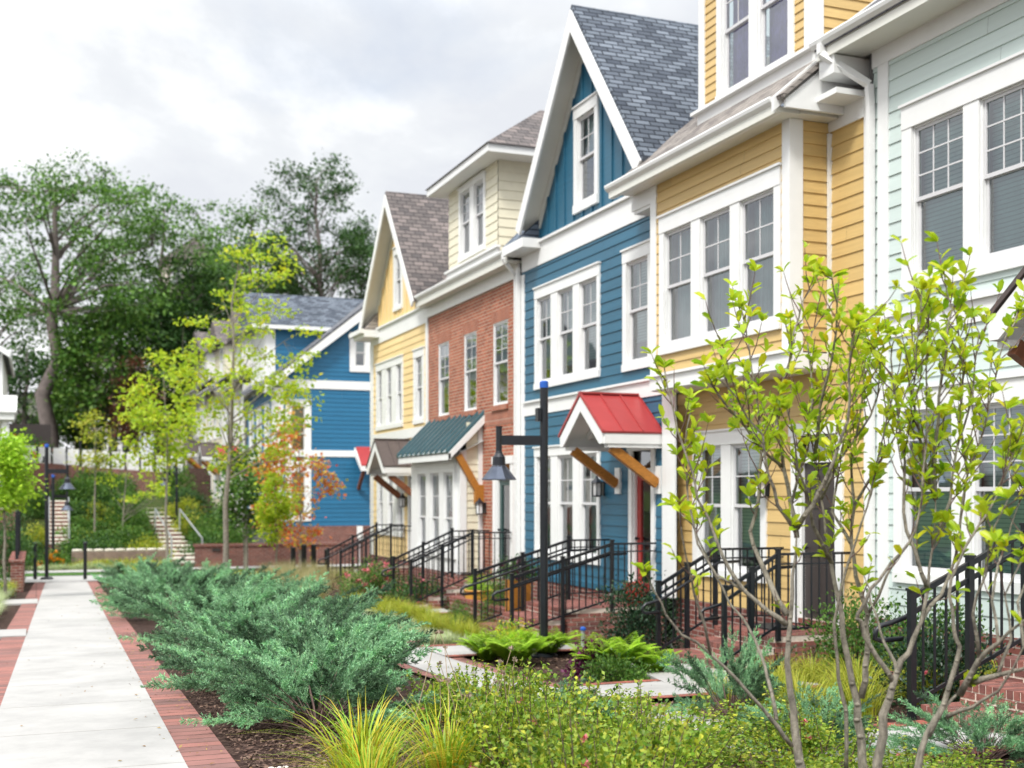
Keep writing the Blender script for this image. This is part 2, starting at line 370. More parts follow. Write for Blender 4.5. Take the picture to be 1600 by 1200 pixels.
slab('walk_corner', M['concrete'], [(6.3,11.6),(7.5,11.6),(7.5,13.8),(6.9,13.8)], .056)
# ------------------------------------------------------------------ house kit
class Fr:
    """wall frame: axis 'x' = wall facing -X at X=k, u is Y ; axis 'y' = wall facing -Y at Y=k, u is X"""
    def __init__(s, axis, k): s.a = axis; s.k = k
    def P(s, u, n, z): return (s.k-n, u, z) if s.a == 'x' else (u, s.k-n, z)
    def box(s, m, u0, u1, n0, n1, z0, z1):
        a = s.P(u0, n0, z0); b = s.P(u1, n1, z1); m.box(a[0], b[0], a[1], b[1], a[2], b[2])
def lap_wall(name, f, root, u0, u1, z0, z1, mat, holes=(), expo=.178, lip=.016, ztop=None, zb=None):
    m = MB(); z = z0 if zb is None else zb; zr = z
    while zr < z1-1e-4:
        zt = min(zr+expo, z1)
        cuts = sorted({zr, zt} | {h[2] for h in holes if zr < h[2] < zt} | {h[3] for h in holes if zr < h[3] < zt})
        for a, b in zip(cuts, cuts[1:]):
            mid = (a+b)/2; segs = [(u0, u1)]
            if ztop:
                lo, hi = ztop(b); segs = [(max(u0, lo), min(u1, hi))] if hi > lo else []
            for h in holes:
                if h[2] < mid < h[3]:
                    ns = []
                    for p, q in segs:
                        if h[1] <= p or h[0] >= q: ns.append((p, q)); continue
                        if h[0] > p: ns.append((p, h[0]))
                        if h[1] < q: ns.append((h[1], q))
                    segs = ns
            na = lip*(1-(a-zr)/expo)+.002; nb = lip*(1-(b-zr)/expo)+.002
            sp = []
            for p, q in segs:
                c = math.floor(p/3.66)*3.66+R.uniform(.4, 3.2)
                while c < q:
                    if c > p+.3 and c < q-.3: sp.append((p, c-.0015)); p = c+.0015
                    c += 3.66
                sp.append((p, q))
            for p, q in sp:
                if q-p < .005: continue
                m.quad(f.P(p, na, a), f.P(q, na, a), f.P(q, nb, b), f.P(p, nb, b))
                if a == zr: m.quad(f.P(p, .002, a), f.P(q, .002, a), f.P(q, na, a), f.P(p, na, a))
        zr = zt
    return m.build(name, mat, root)
def flat_wall(name, f, root, u0, u1, z0, z1, mat, holes=(), n=0):
    m = MB(); us = sorted({u0, u1} | {min(max(h[i], u0), u1) for h in holes for i in (0, 1)}); zs = sorted({z0, z1} | {min(max(h[i], z0), z1) for h in holes for i in (2, 3)})
    for a, b in zip(us, us[1:]):
        for c, d in zip(zs, zs[1:]):
            if any(h[0] < (a+b)/2 < h[1] and h[2] < (c+d)/2 < h[3] for h in holes): continue
            m.quad(f.P(a, n, c), f.P(b, n, c), f.P(b, n, d), f.P(a, n, d))
    return m.build(name, mat, root)
def window(root, f, units, z0, z1, cas=.13, head=.17, sill=.12, grid=(2,2), blind='blind', casing=True, mullw=None, drop=False, low=.75, reveal=.10, name='window', part=None, rev='white', split=.5, lowgrid=False):
    """units: [(u0,u1)..]; returns holes"""
    units = [tuple(sorted(u)) for u in units]; units.sort()
    parent = root; U0, U1 = units[0][0], units[-1][1]; t = .035
    m = MB()
    if casing:
        f.box(m, U0-cas, U1+cas, 0, t+.008, z1, z1+head); f.box(m, U0-cas-.0, U1+cas+.0, 0, t+.02, z0-sill, z0)
        f.box(m, U0-cas-.02, U1+cas+.02, 0, t+.035, z1+head, z1+head+.03)
        f.box(m, U0-cas, U0, 0, t, z0, z1); f.box(m, U1, U1+cas, 0, t, z0, z1)
        for a, b in zip(units, units[1:]): f.box(m, a[1], b[0], -.12, t-.004, z0, z1)
    for a, b in units:                                           # reveals
        f.box(m, a, a+.02, -reveal, -.002, z0, z1); f.box(m, b-.02, b, -reveal, -.002, z0, z1)
        f.box(m, a+.02, b-.02, -reveal, -.003, z1-.02, z1); f.box(m, a+.02, b-.02, -reveal, .01, z0, z0+.03)
    w = m.build(name, M[rev], parent)
    for a, b in units:
        a += .022; b -= .022; zl = z0+.032; zh = z1-.022; zm = lerp(zl, zh, 1-split)
        s = MB(); r = .035; nu = (-.05, -.02); nl = (-.085, -.055)
        def frame(q0, q1, n):
            f.box(s, a, a+r, n[0], n[1], q0, q1); f.box(s, b-r, b, n[0], n[1], q0, q1)
            f.box(s, a+r, b-r, n[0], n[1], q0, q0+r+.01); f.box(s, a+r, b-r, n[0], n[1], q1-r, q1)
        up0 = zm-.0
        frame(up0, zh, nu); frame(zl, zm+.03, nl)
        gx, gy = grid; g = .009
        def munt(q0, q1, n):
            for i in range(1, gx): u = lerp(a+r, b-r, i/gx); f.box(s, u-g, u+g, n-.004, n+.006, q0+r, q1-r)
            for j in range(1, gy): z = lerp(q0+r, q1-r, j/gy); f.box(s, a+r, b-r, n-.006, n+.008, z-g, z+g)
        munt(up0, zh, -.035)
        if lowgrid: munt(zl, zm, -.07)
        s.build('sash', M['sash'], w)
        p = MB(); a_, b_ = (b, a) if f.a == 'x' else (a, b); r_ = -r if f.a == 'x' else r
        p.quad(f.P(a_+r_, -.036, up0+r), f.P(b_-r_, -.036, up0+r), f.P(b_-r_, -.036, zh-r), f.P(a_+r_, -.036, zh-r))
        p.quad(f.P(a_+r_, -.071, zl+r), f.P(b_-r_, -.071, zl+r), f.P(b_-r_, -.071, zm), f.P(a_+r_, -.071, zm)); p.build('pane', M['glass'], w)
        if blind:
            q = MB()
            if blind == 'purple':
                for i in range(10):
                    ua = lerp(a, b, i/10); ub = lerp(a, b, (i+1)/10); na = -.16-.02*(i % 2); nb = -.16-.02*((i+1) % 2)
                    q.quad(f.P(ua, na, z0+.02), f.P(ub, nb, z0+.02), f.P(ub, nb, z1-.02), f.P(ua, na, z1-.02))
                q.build('curtain', M['purple'], w)
            elif blind == 'curtain':
                for i in range(12):
                    ua = lerp(a, b, i/12); ub = lerp(a, b, (i+1)/12); na = -.2-.03*(i % 2); nb = -.2-.03*((i+1) % 2)
                    q.quad(f.P(ua, na, z0+.02), f.P(ub, nb, z0+.02), f.P(ub, nb, z1-.02), f.P(ua, na, z1-.02))
                q.build('curtain', M['curtain'], w)
            else:
                k = z0+.02+(z1-z0)*(1-low)
                q.quad(f.P(a-.02, -.15, k), f.P(b+.02, -.15, k), f.P(b+.02, -.15, z1-.01), f.P(a-.02, -.15, z1-.01)); q.build('blind', M['blind'], w)
    return [(a, b, z0, z1) for a, b in units]
def wpx(X, pxs, top, bot):
    """window units from pixel spans on the facade plane X; top/bot = (px,py) samples of the opening edges"""
    us = [(FY(b, X), FY(a, X)) for a, b in pxs]
    return us, ZZ(bot[1], X, FY(bot[0], X)), ZZ(top[1], X, FY(top[0], X))
def gutter(root, X, y0, y1, z, w=.12):
    m = MB(); pr_ = [(0,0),(-w*.95,0.0),(-w,-.02),(-w*.9,-.06),(-w*.55,-.10),(-w*.3,-.115),(0,-.115)]
    m.prism([(X+a, y0, z+b) for a, b in pr_], (0, y1-y0, 0)); m.box(X+.001, X+.05, y0, y1, z-.20, z+.0); return m.build('gutter', M['white'], root)
def downspout(root, pts, w=.075):
    m = MB()
    for a, b in zip(pts, pts[1:]): m.beam(a, b, w, w*.8, up=(0,1,0) if abs(a[2]-b[2]) > .5*abs(a[0]-b[0]) else (0,0,1))
    return m.build('downspout', M['white'], root)
def gable_roof_x(root, x0, x1, yl, yr, yc, ze, zr, mat, th=.10, rake=.26, name='roof', fx=None):
    """ridge along X. yl>yr: left foot (far) and right foot (near)"""
    r = MB(); t = th
    r.prism([(x0, yl, ze), (x0, yc, zr), (x0, yc, zr+t), (x0, yl+.03, ze+t*.6)], (x1-x0, 0, 0))
    r.prism([(x0, yr, ze), (x0, yc, zr), (x0, yc, zr+t), (x0, yr-.03, ze+t*.6)], (x1-x0, 0, 0))
    o = r.build(name, mat, root)
    k = MB(); b = rake
    dl = Vector((0, yl-yc, ze-zr)).normalized(); dr = Vector((0, yr-yc, ze-zr)).normalized()
    nl = Vector((0, -abs(dl.z), -abs(dl.y))); nr = Vector((0, abs(dr.z), -abs(dr.y)))
    def inner(p, n): return (p[0], p[1]+n.y*b, p[2]+n.z*b)
    zi = zr-b/abs(dl.y)*1.0
    xa = x0-.03
    k.prism([(xa, yl, ze), (xa, yc, zr), (xa, yc, zi), inner((xa, yl, ze), nl)], (.045, 0, 0))
    k.prism([(xa, yr, ze), (xa, yc, zr), (xa, yc, zi), inner((xa, yr, ze), nr)], (.045, 0, 0))
    k.build('rake_board', M['white'], root)
    if fx:
        s = MB(); q = .035
        for yy, nn in ((yl, nl), (yr, nr)):
            a = Vector((x0+.02, yy, ze))+nn*q; c_ = Vector((x0+.02, yc, zr-q/abs(dl.y)))
            s.quad(a, c_, c_+Vector((fx-x0, 0, 0)), a+Vector((fx-x0, 0, 0)))
        s.build('rake_soffit', M['soffit'], root)
        s = MB()
        for yy, nn in ((yl, nl), (yr, nr)):   # frieze under soffit, on the wall
            a = Vector((fx-.03, yy, ze)); s.prism([a+nn*.04, (fx-.03, yc, zr-.04/abs(dl.y)), (fx-.03, yc, zr-.2/abs(dl.y)), a+nn*.2], (.028, 0, 0))
        s.build('rake_frieze', M['soffit'], root)
    return o
def shed_roof(root, x0, z0, x1, z1, y0, y1, mat, th=.09, name='roof', back=True, xb=17, zb=None):
    r = MB(); r.prism([(x0, y0, z0), (x1, y0, z1), (x1, y0, z1+th), (x0-.02, y0, z0+th*.5)], (0, y1-y0, 0))
    if back: r.prism([(x1, y0, z1), (xb, y0, z0), (xb, y0, z0+th), (x1, y0, z1+th)], (0, y1-y0, 0))
    return r.build(name, mat, root)
def board(root, name, f, u0, u1, n0, n1, z0, z1, mat='white'):
    m = MB(); f.box(m, u0, u1, n0, n1, z0, z1); return m.build(name, M[mat], root)
def lantern(root, f, u, z, mat='blackmetal'):
    m = MB(); c = f.P(u, .14, z)
    f.box(m, u-.05, u+.05, 0, .03, z-.1, z+.14); m.beam(f.P(u, .02, z+.12), f.P(u, .14, z+.17), .025, .025)
    m.lathe([(.02, .24), (.03, .2), (.11, .13), (.12, .115), (.09, .11)], c[0], c[1], c[2]-.0, 6); m.lathe([(.085, -.1), (.085, -.12), (.02, -.13)], c[0], c[1], c[2], 6)
    for k in range(6):
        a = k*math.pi/3; m.beam((c[0]+.082*math.cos(a), c[1]+.082*math.sin(a), c[2]-.11), (c[0]+.082*math.cos(a), c[1]+.082*math.sin(a), c[2]+.12), .012, .012)
    o = m.build('wall_lantern', M[mat], root)
    g = MB(); g.lathe([(.07, -.1), (.075, .11)], c[0], c[1], c[2], 6); g.build('lantern_glass', M['frost'], o); return o
def canopy(root, f, u0, u1, n1, ze, zr, roofmat, fascia=.17, brk='wood', seams=3, brz=.75):
    """gabled hood, ridge at right angle to the facade"""
    uc = (u0+u1)/2; m = MB(); t = .03
    for ua, s in ((u0, -1), (u1, 1)):
        m.prism([f.P(ua+s*.03, n1+.02, ze-.01), f.P(uc, n1+.02, zr), f.P(uc, n1+.02, zr+t), f.P(ua+s*.04, n1+.02, ze+t-.01)], Vector(f.P(uc, 0, 0))-Vector(f.P(uc, n1+.02, 0)))
        for i in range(seams+1):
            n = lerp(.03, n1+.005, i/seams); m.beam(f.P(ua+s*.035, n, ze+t+.0), f.P(uc, n, zr+t+.02), .016, .03)
    m.beam(f.P(uc, 0, zr+t+.01), f.P(uc, n1+.02, zr+t+.01), .10, .03)
    r = m.build('canopy', M[roofmat], root)
    w = MB(); k = (zr-ze)/(uc-u0)
    for ua, s in ((u0, -1), (u1, 1)):
        f.box(w, ua-.02 if s < 0 else ua-.0, ua if s < 0 else ua+.02, 0, n1-.03, ze-fascia, ze-.012)
        w.prism([f.P(ua, n1-.03, ze-fascia), f.P(ua, n1-.03, ze-.015), f.P(uc, n1-.03, zr-.01), f.P(uc, n1-.03, zr-.01-fascia*1.45), f.P(ua-s*.12, n1-.03, ze-fascia)], Vector(f.P(uc, n1+.0, 0))-Vector(f.P(uc, n1-.03, 0)))
        f.box(w, min(ua, ua-s*.14), max(ua, ua-s*.14), 0, n1-.1, ze-fascia-.06, ze-fascia)
        w.quad(f.P(ua, 0, ze-.03), f.P(ua, n1-.04, ze-.03), f.P(uc, n1-.04, zr-.03), f.P(uc, 0, zr-.03))
        w.beam(f.P(ua-s*.1, n1*.55, ze-.02), f.P(uc, n1*.55, zr-.08), .06, .08)
    w.build('canopy_frame', M['white'], r)
    for ua, s in ((u0, 1), (u1, -1)):
        b = MB(); uu = ua+s*.10
        b.beam(f.P(uu, n1-.2, ze-fascia-.06), f.P(uu, .06, ze-fascia-brz), .10, .15, up=f.P(0, 1, 0) if f.a == 'y' else (0, 0, 1)); b.build('bracket', M[brk], r)
        c = MB(); f.box(c, uu-.09, uu+.09, 0, .05, ze-fascia-brz-.16, ze-fascia-brz+.28); c.build('bracket_block', M['white'], r)
    return r
def door(root, f, u0, u1, z0, z1, color, glass=True, transom=.3, cas=.12, glz=.22):
    m = MB()
    f.box(m, u0-cas, u0, 0, .04, z0, z1+transom); f.box(m, u1, u1+cas, 0, .04, z0, z1+transom)
    f.box(m, u0-cas-.03, u1+cas+.03, 0, .055, z1+transom, z1+transom+.16)
    f.box(m, u0, u1, -.1, .0, z1, z1+.07); f.box(m, u0, u0+.03, -.16, -.002, z0, z1); f.box(m, u1-.03, u1, -.16, -.002, z0, z1)
    f.box(m, u0, u1, -.12, .03, z0-.05, z0)
    d = m.build('door_frame', M['white'], root)
    g = MB(); g.quad(f.P(u1, -.05, z1+.07), f.P(u0, -.05, z1+.07), f.P(u0, -.05, z1+transom), f.P(u1, -.05, z1+transom)); g.build('transom_pane', M['glass'], d)
    l = MB(); a, b = u0+.03, u1-.03; sw = .13
    if glass:
        f.box(l, a, a+sw, -.1, -.05, z0, z1); f.box(l, b-sw, b, -.1, -.05, z0, z1); f.box(l, a+sw, b-sw, -.1, -.05, z1-sw, z1); f.box(l, a+sw, b-sw, -.1, -.05, z0, z0+glz)
        g = MB(); g.quad(f.P(b-sw, -.075, z0+glz), f.P(a+sw, -.075, z0+glz), f.P(a+sw, -.075, z1-sw), f.P(b-sw, -.075, z1-sw))
        o = l.build('door', M[color], root); g.build('door_pane', M['glass'], o)
    else:
        f.box(l, a, b, -.1, -.055, z0, z1)
        for (p, q) in ((.08, .36), (.42, .66), (.72, .92)):
            for (s, t) in ((.12, .44), (.56, .88)):
                f.box(l, lerp(a, b, s), lerp(a, b, t), -.055, -.04, lerp(z0, z1, p), lerp(z0, z1, q))
        o = l.build('door', M[color], root)
    h = MB(); c = f.P(b-.07, -.0, z0+1.0); h.lathe([(.005, -.03), (.03, -.015), (.03, .015), (.005, .03)], *c, 8); h.beam(f.P(b-.07, -.06, z0+1.0), c, .02, .02); h.build('handle', M['blackmetal'], o)
    return (u0, u1, z0, z1+transom)
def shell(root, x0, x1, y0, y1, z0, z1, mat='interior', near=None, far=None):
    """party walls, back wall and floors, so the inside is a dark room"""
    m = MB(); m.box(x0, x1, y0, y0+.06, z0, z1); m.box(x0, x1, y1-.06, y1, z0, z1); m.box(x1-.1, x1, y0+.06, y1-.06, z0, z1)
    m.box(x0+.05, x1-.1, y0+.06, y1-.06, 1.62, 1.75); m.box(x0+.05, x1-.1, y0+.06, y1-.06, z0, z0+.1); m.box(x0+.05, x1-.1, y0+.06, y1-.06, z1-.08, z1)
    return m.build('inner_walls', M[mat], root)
# ------------------------------------------------------------------ the row of houses
XB, XM, XY = 9.2, 9.45, 8.85
ROW = 'rowhouses along the right side of the path'
# ---- deep teal blue house
r = thing('row_house', 'teal blue clapboard rowhouse with steep slate gable and red metal hood over its door', 'house', (11, 20, -2.4), ROW)
f = Fr('x', XB); holes = []
us, z0, z1 = wpx(XB, [(841,862.5),(873,897),(907,934.7)], (934.7,431), (934.7,578.7)); holes += window(r, f, us, z0, z1, cas=.12, head=.2, low=.86)
us, z0, z1 = wpx(XB, [(981,1014.6)], (981,411), (981,569.5)); holes += window(r, f, us, z0, z1, cas=.14, head=.2, low=.8)
us, z0, z1 = wpx(XB, [(841,862.5),(873,897),(907,934.7)], (934,707), (934,872)); holes += window(r, f, us, z0, z1, cas=.12, head=.17, blind='curtain')
dh = door(r, f, FY(1020,XB), FY(990,XB), -1.72, .36, 'doorred', transom=.36, glz=.28); holes.append(dh)
lap_wall('wall', f, r, 16.95, 22.95, -1.63, 4.5, M['blue'], holes, .184)
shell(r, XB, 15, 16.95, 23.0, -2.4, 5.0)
m = MB(); m.box(XB-.03, XB+.2, 16.95, 22.98, -2.6, -1.63); m.build('foundation', M['brickdark'], r)
board(r, 'water_table', f, 16.95, 22.98, 0, .05, -1.66, -1.56, 'blue')
board(r, 'corner_board', f, 22.78, 23.02, 0, .03, -1.6, 4.45)
board(r, 'belt_board', f, 17.0, 22.78, 0, .032, 1.58, 1.83); board(r, 'belt_cap', f, 17.0, 22.8, 0, .075, 1.83, 1.87)
board(r, 'frieze_board', f, 16.95, 22.9, 0, .034, 4.5, 4.92); board(r, 'frieze_cap', f, 16.95, 22.9, 0, .09, 4.92, 4.97)
RY, RZ = 19.62, 8.56
gx = 15.5
gable_roof_x(r, 8.8, gx, 22.25, 16.95, RY, 5.22, RZ, M['shB'], fx=XB, rake=.24)
# board and batten gable
us, z0, z1 = wpx(XB, [(903.5,931)], (903.5,186), (905,319)); gh = window(r, f, us, z0, z1, cas=.14, head=.2, sill=.16, low=.5)
def gable_wall(name, fk, yl, yr, yc, zb, zr, mat, hole, pitch=.40):
    m = MB(); k = (zr-zb)/((yl-yr)/2)
    def zt(y): return zr-abs(y-yc)*(zr-zb)/((yl-yc) if y > yc else (yc-yr))
    ys = sorted({yl, yr, yc}|{h for hh in hole for h in hh[:2]})
    for a, b in zip(ys, ys[1:]):
        hh = [h for h in hole if h[0] < (a+b)/2 < h[1]]
        if hh:
            h = hh[0]; m.quad((fk,a,zb),(fk,b,zb),(fk,b,h[2]),(fk,a,h[2])); m.quad((fk,a,h[3]),(fk,b,h[3]),(fk,b,zt(b)),(fk,a,zt(a)))
        else: m.quad((fk,a,zb),(fk,b,zb),(fk,b,zt(b)),(fk,a,zt(a)))
    y = yr+pitch*.5
    while y < yl:
        seg = [(zb, zt(y)-.03)]
        for h in hole:
            if h[0] < y < h[1]: seg = [(zb, h[2]), (h[3], zt(y)-.03)]
        for a, b in seg:
            if b > a: m.box(fk-.028, fk+.0, y-.025, y+.025, a, b)
        y += pitch
    return m.build(name, mat, r)
gable_wall('gable_wall', XB-.001, 22.2, 17.0, RY, 4.97, RZ-.12, M['blue'], gh)
# little eave returns
m = MB(); m.prism([(8.78,22.0,5.0),(9.2,22.0,5.42),(9.2,22.0,5.0)], (0,.98,0)); m.build('return_roof', M['shBx'], r)
m = MB(); m.box(8.78,9.2,21.9,23.0,4.82,5.0); m.build('return_box', M['white'], r)
m = MB(); m.box(8.8,9.2,16.9,17.5,4.84,5.0); m.build('return_box', M['white'], r)
canopy(r, f, 16.98, 18.62, 1.06, .965, 1.60, 'redmetal', brz=.62)
u = FY(944,XB); lantern(r, f, u, ZZ(765,XB,u))
board(r, 'corner_board', Fr('x', XB-.02), 16.52, 16.93, 0, .03, -1.6, 1.58)
downspout(r, [(9.12,22.98,4.6),(9.12,22.98,-1.9)])
m = MB(); 
# ---- ochre house with overhanging bay
r = thing('row_house', 'ochre yellow clapboard rowhouse with overhanging upper bay, white dormer and dark brown door', 'house', (11, 14.6, -2.3), ROW)
f = Fr('x', XY)
us, z0, z1 = wpx(XY, [(1040,1082),(1096,1143),(1158,1212)], (1156,315.5), (1040.6,540.6)); hb = window(r, f, us, z0, z1, cas=.15, head=.24, sill=.13, blind='curtain')
lap_wall('wall', f, r, 13.02, 16.68, 1.82, 4.74, M['yellow'], hb, .155)
board(r, 'corner_board', f, 13.0, 13.14, .0, .03, 1.8, 4.74); board(r, 'corner_board', f, 16.52, 16.70, 0, .03, 1.8, 4.74)
fs = Fr('y', 13.0); lap_wall('side_wall', fs, r, 9.02, XM, 1.82, 4.74, M['yellow'], (), .155)
board(r, 'corner_board', fs, XY-.03, 9.02, 0, .03, 1.8, 4.74)
board(r, 'inner_trim', fs, XM-.06, XM, .02, .05, 1.8, 4.6)
m = MB(); m.box(XY-.03, XM+.1, 12.97, 16.72, 1.60, 1.80); m.box(XY-.07, XY-.03, 12.93, 16.74, 1.80, 1.84); m.build('bay_band', M['white'], r)
m = MB(); m.box(XY, XM, 13.0, 16.7, 1.585, 1.597); m.build('bay_soffit', M['soffit'], r)
m = MB(); m.box(XY+.02, XM, 16.62, 16.68, 1.82, 4.9); m.box(XY+.02, XM+.1, 13.02, 13.06, 1.84, 4.7) ; m.build('bay_cheek', M['yellow'], r)
fm = Fr('x', XM); holes = []
us, z0, z1 = wpx(XM, [(1092,1129),(1144,1191)], (1144,694), (1144,892)); holes += window(r, fm, us, z0, z1, cas=.14, head=.2, low=.9)
dh = door(r, fm, FY(1308,XM), FY(1250,XM), -1.70, .42, 'doordark', glass=False, transom=.36, cas=.16); holes.append(dh)
lap_wall('lower_wall', fm, r, 12.2, 16.95, -1.62, 1.585, M['yellow'], holes, .178)
lap_wall('upper_wall', fm, r, 12.2, 13.0, 1.585, 4.64, M['yellow'], (), .178)
board(r, 'corner_board', fm, 12.12, 12.28, 0, .03, -1.6, 4.95)
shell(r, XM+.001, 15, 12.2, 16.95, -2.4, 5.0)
m = MB(); m.box(XM-.03, XM+.2, 12.2, 16.95, -2.6, -1.63); m.build('foundation', M['brickdark'], r)
u = FY(1201,XM); lantern(r, fm, u, ZZ(764,XM,u))
# roof and eave
shed_roof(r, 8.5, 4.86, 12.0, 7.75, 12.62, 17.28, M['shT'], xb=16)
gutter(r, 8.56, 12.85, 17.55, 4.93)
m = MB(); m.box(8.531, XY, 12.8, 17.3, 4.74, 4.80); m.box(8.5, 8.53, 12.8, 17.5, 4.72, 4.86); m.box(XY, XM-.04, 12.78, 13.06, 4.745, 4.79); m.build('soffit', M['soffit'], r)
m = MB(); m.box(XY, 9.2, 16.7, 17.3, 4.45, 4.8); m.box(XY-.02, XY, 16.6, 17.35, 4.5, 4.78); m.build('eave_box', M['white'], r)
m = MB(); m.prism([(8.44,12.8,4.72),(8.44,12.8,4.90),(9.55,12.8,5.84),(9.55,12.8,5.62)], (0,-.04,0)); m.build('rake_board', M['white'], r)
m = MB(); m.prism([(8.56,12.66,4.76),(8.56,12.66,4.86),(11.9,12.66,7.6),(11.9,12.66,4.76)], (0,.05,0)); m.box(9.0, XM, 12.25, 12.99, 4.86, 4.93); m.box(XM-.035, XM, 12.28, 12.99, 4.62, 4.86); m.build('eave_end', M['white'], r)
m = MB(); m.box(9.0, XM+.1, 12.3, 12.6, 5.12, 5.34); m.build('eave_return', M['white'], r)
# dormer
XD = 9.3; fd = Fr('x', XD)
us = [(FY(1172.5,XD), FY(1129.5,XD)), (FY(1234,XD), FY(1185.6,XD))]; zb = ZZ(148, XD, FY(1129.5,XD))
hd = window(r, fd, us, zb, zb+1.75, cas=.13, head=.2, sill=.10, blind='purple', name='dormer_window')
d = lap_wall('dormer', fd, r, 13.15, 15.97, 5.72, 8.2, M['yellow'], hd, .12)
m = MB(); fd.box(m, 13.1, 16.02, 0, .04, 5.46, 5.70); fd.box(m, 13.06, 16.1, 0, .12, 5.70, 5.745); fd.box(m, 15.84, 16.0, 0, .035, 5.745, 8.2); fd.box(m, 13.12, 13.3, 0, .035, 5.745, 8.2); m.build('dormer_trim', M['white'], d)
fe = Fr('y', 13.12); 
lap_wall('dormer_side_wall', fe, r, XD+.12, 12, 5.6, 8.2, M['yellow'], (), .14); board(r, 'dormer_corner_board', fe, XD-.03, XD+.12, 0, .03, 5.5, 8.2)
m = MB(); m.box(XD-.4, 13, 12.8, 16.3, 8.2, 8.35); m.prism([(XD-.45,12.75,8.35),(XD-.45,14.56,9.4),(XD-.45,16.35,8.35)], (3.5,0,0)); m.build('dormer_roof', M['shTy'], r)
# ---- pale green house
r = thing('row_house', 'pale mint green clapboard rowhouse at the right edge, with wide white window casings', 'house', (11, 8, -2.1), ROW)
f = Fr('x', XM); holes = []
yA, yB = FY(1427.5,XM), FY(1508,XM); yC = FY(1533,XM)
zt = ZZ(198.7, XM, yA); zb = ZZ(408.4, XM, yC); w_ = yA-yB
holes += window(r, f, [(yB,yA),(yC-w_,yC)], zb, zt, cas=.17, head=.26, sill=.16, grid=(3,3), low=.97)
yA, yB = FY(1412.7,XM), FY(1490,XM); yC = FY(1520,XM); w2 = yC-FY(1606,XM)
zt = ZZ(633.6, XM, FY(1510,XM)); zb = ZZ(894, XM, yA)
holes += window(r, f, [(yB,yA),(yC-w2,yC)], zb, zt, cas=.15, head=.24, grid=(3,3), low=.97)
dh = door(r, f, 6.3, 7.2, -1.35, .8, 'doordark', glass=False); holes.append(dh)
lap_wall('wall', f, r, 3.5, 12.12, -1.48, 5.15, M['green'], holes, .188)
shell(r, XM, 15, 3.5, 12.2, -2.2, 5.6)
m = MB(); m.box(XM-.04, XM+.2, 3.5, 12.15, -2.4, -1.48); m.build('foundation', M['brickdark'], r)
board(r, 'corner_board', f, 11.83, 12.02, 0, .03, -1.5, 5.15)
yb = FY(1372.5,XM); zk = ZZ(500.6,XM,yb); board(r, 'belt_board', f, 3.5, 11.83, 0, .034, zk-.24, zk); board(r, 'belt_cap', f, 3.5, 11.85, 0, .08, zk, zk+.03)
board(r, 'frieze_board', f, 3.5, 12.12, 0, .035, 5.15, 5.4)
shed_roof(r, 8.95, 5.46, 13, 8.6, 3.3, 12.62, M['shD'], xb=17)
gutter(r, 9.02, 3.3, 12.66, 5.58, .14)
m = MB(); m.box(9.001, XM, 3.3, 12.6, 5.36, 5.41); m.box(8.97, 9.0, 3.3, 12.6, 5.34, 5.5); m.box(9.0, 13, 12.58, 12.62, 5.34, 5.5); m.build('soffit', M['soffit'], r)
m = MB(); m.prism([(8.97,12.6,5.36),(8.97,12.6,5.56),(12.9,12.6,8.6),(12.9,12.6,8.35)], (0,.04,0)); m.build('rake_board', M['white'], r)
downspout(r, [(8.92,12.45,5.50),(8.92,12.45,5.38),(9.36,12.1,4.95),(9.38,12.1,4.7),(9.38,12.1,-1.8)], .085)
canopy(r, f, 5.6, 8.6, 1.5, 1.55, 2.75, 'brownmetal', brk='woodred')
# ---- brick house
r = thing('row_house', 'red brick rowhouse with ivory dormer and dark green metal roof over its bay', 'house', (11, 26, -2.4), ROW)
f = Fr('x', XB); holes = []
zb = ZZ(635, XB, FY(771,XB)); zt = ZZ(506.7, XB, FY(770.7,XB))
for a, b in ((685.5,701.5),(725.5,744.5),(771,793.5)):
    u1, u0 = FY(a,XB), FY(b,XB)
    holes += window(r, f, [(u0,u1)], zb, zt, casing=False, grid=(2,3), low=.6, reveal=.16)
    board(r, 'lintel', f, u0-.12, u1+.12, 0, .006, zt, zt+.25, 'brickflat'); board(r, 'sill', f, u0-.06, u1+.06, 0, .05, zb-.11, zb, 'brickflat')
u0, u1 = FY(795,XB), FY(785,XB)
dh = door(r, f, 23.55, 24.4, -1.75, .33, 'doorgreen', glass=True, transom=.32, cas=.18); holes.append(dh)
flat_wall('wall', f, r, 23.06, 29.3, -2.6, 4.45, M['brick'], holes)
board(r, 'soldier_band', f, 23.08, 29.3, 0, .008, 1.50, 1.78, 'brickflat')
shell(r, XB+.17, 15, 23.02, 29.3, -2.4, 5.0)
board(r, 'corner_board', f, 23.02, 23.16, 0, .03, -1.7, 4.5); board(r, 'frieze_board', f, 23.06, 29.3, 0, .05, 4.45, 4.72)
shed_roof(r, 8.86, 4.88, 12.6, 7.4, 23.0, 29.45, M['shT'], xb=16.5); gutter(r, 8.92, 23.1, 29.4, 4.97)
m = MB(); m.box(8.9, XB, 23.0, 29.4, 4.72, 4.77); m.box(8.88, 8.9, 23.0, 29.4, 4.70, 4.88); m.build('soffit', M['soffit'], r)
downspout(r, [(8.86,23.15,4.9),(8.86,23.12,4.78),(9.12,23.1,4.45),(9.12,23.1,-1.9)])
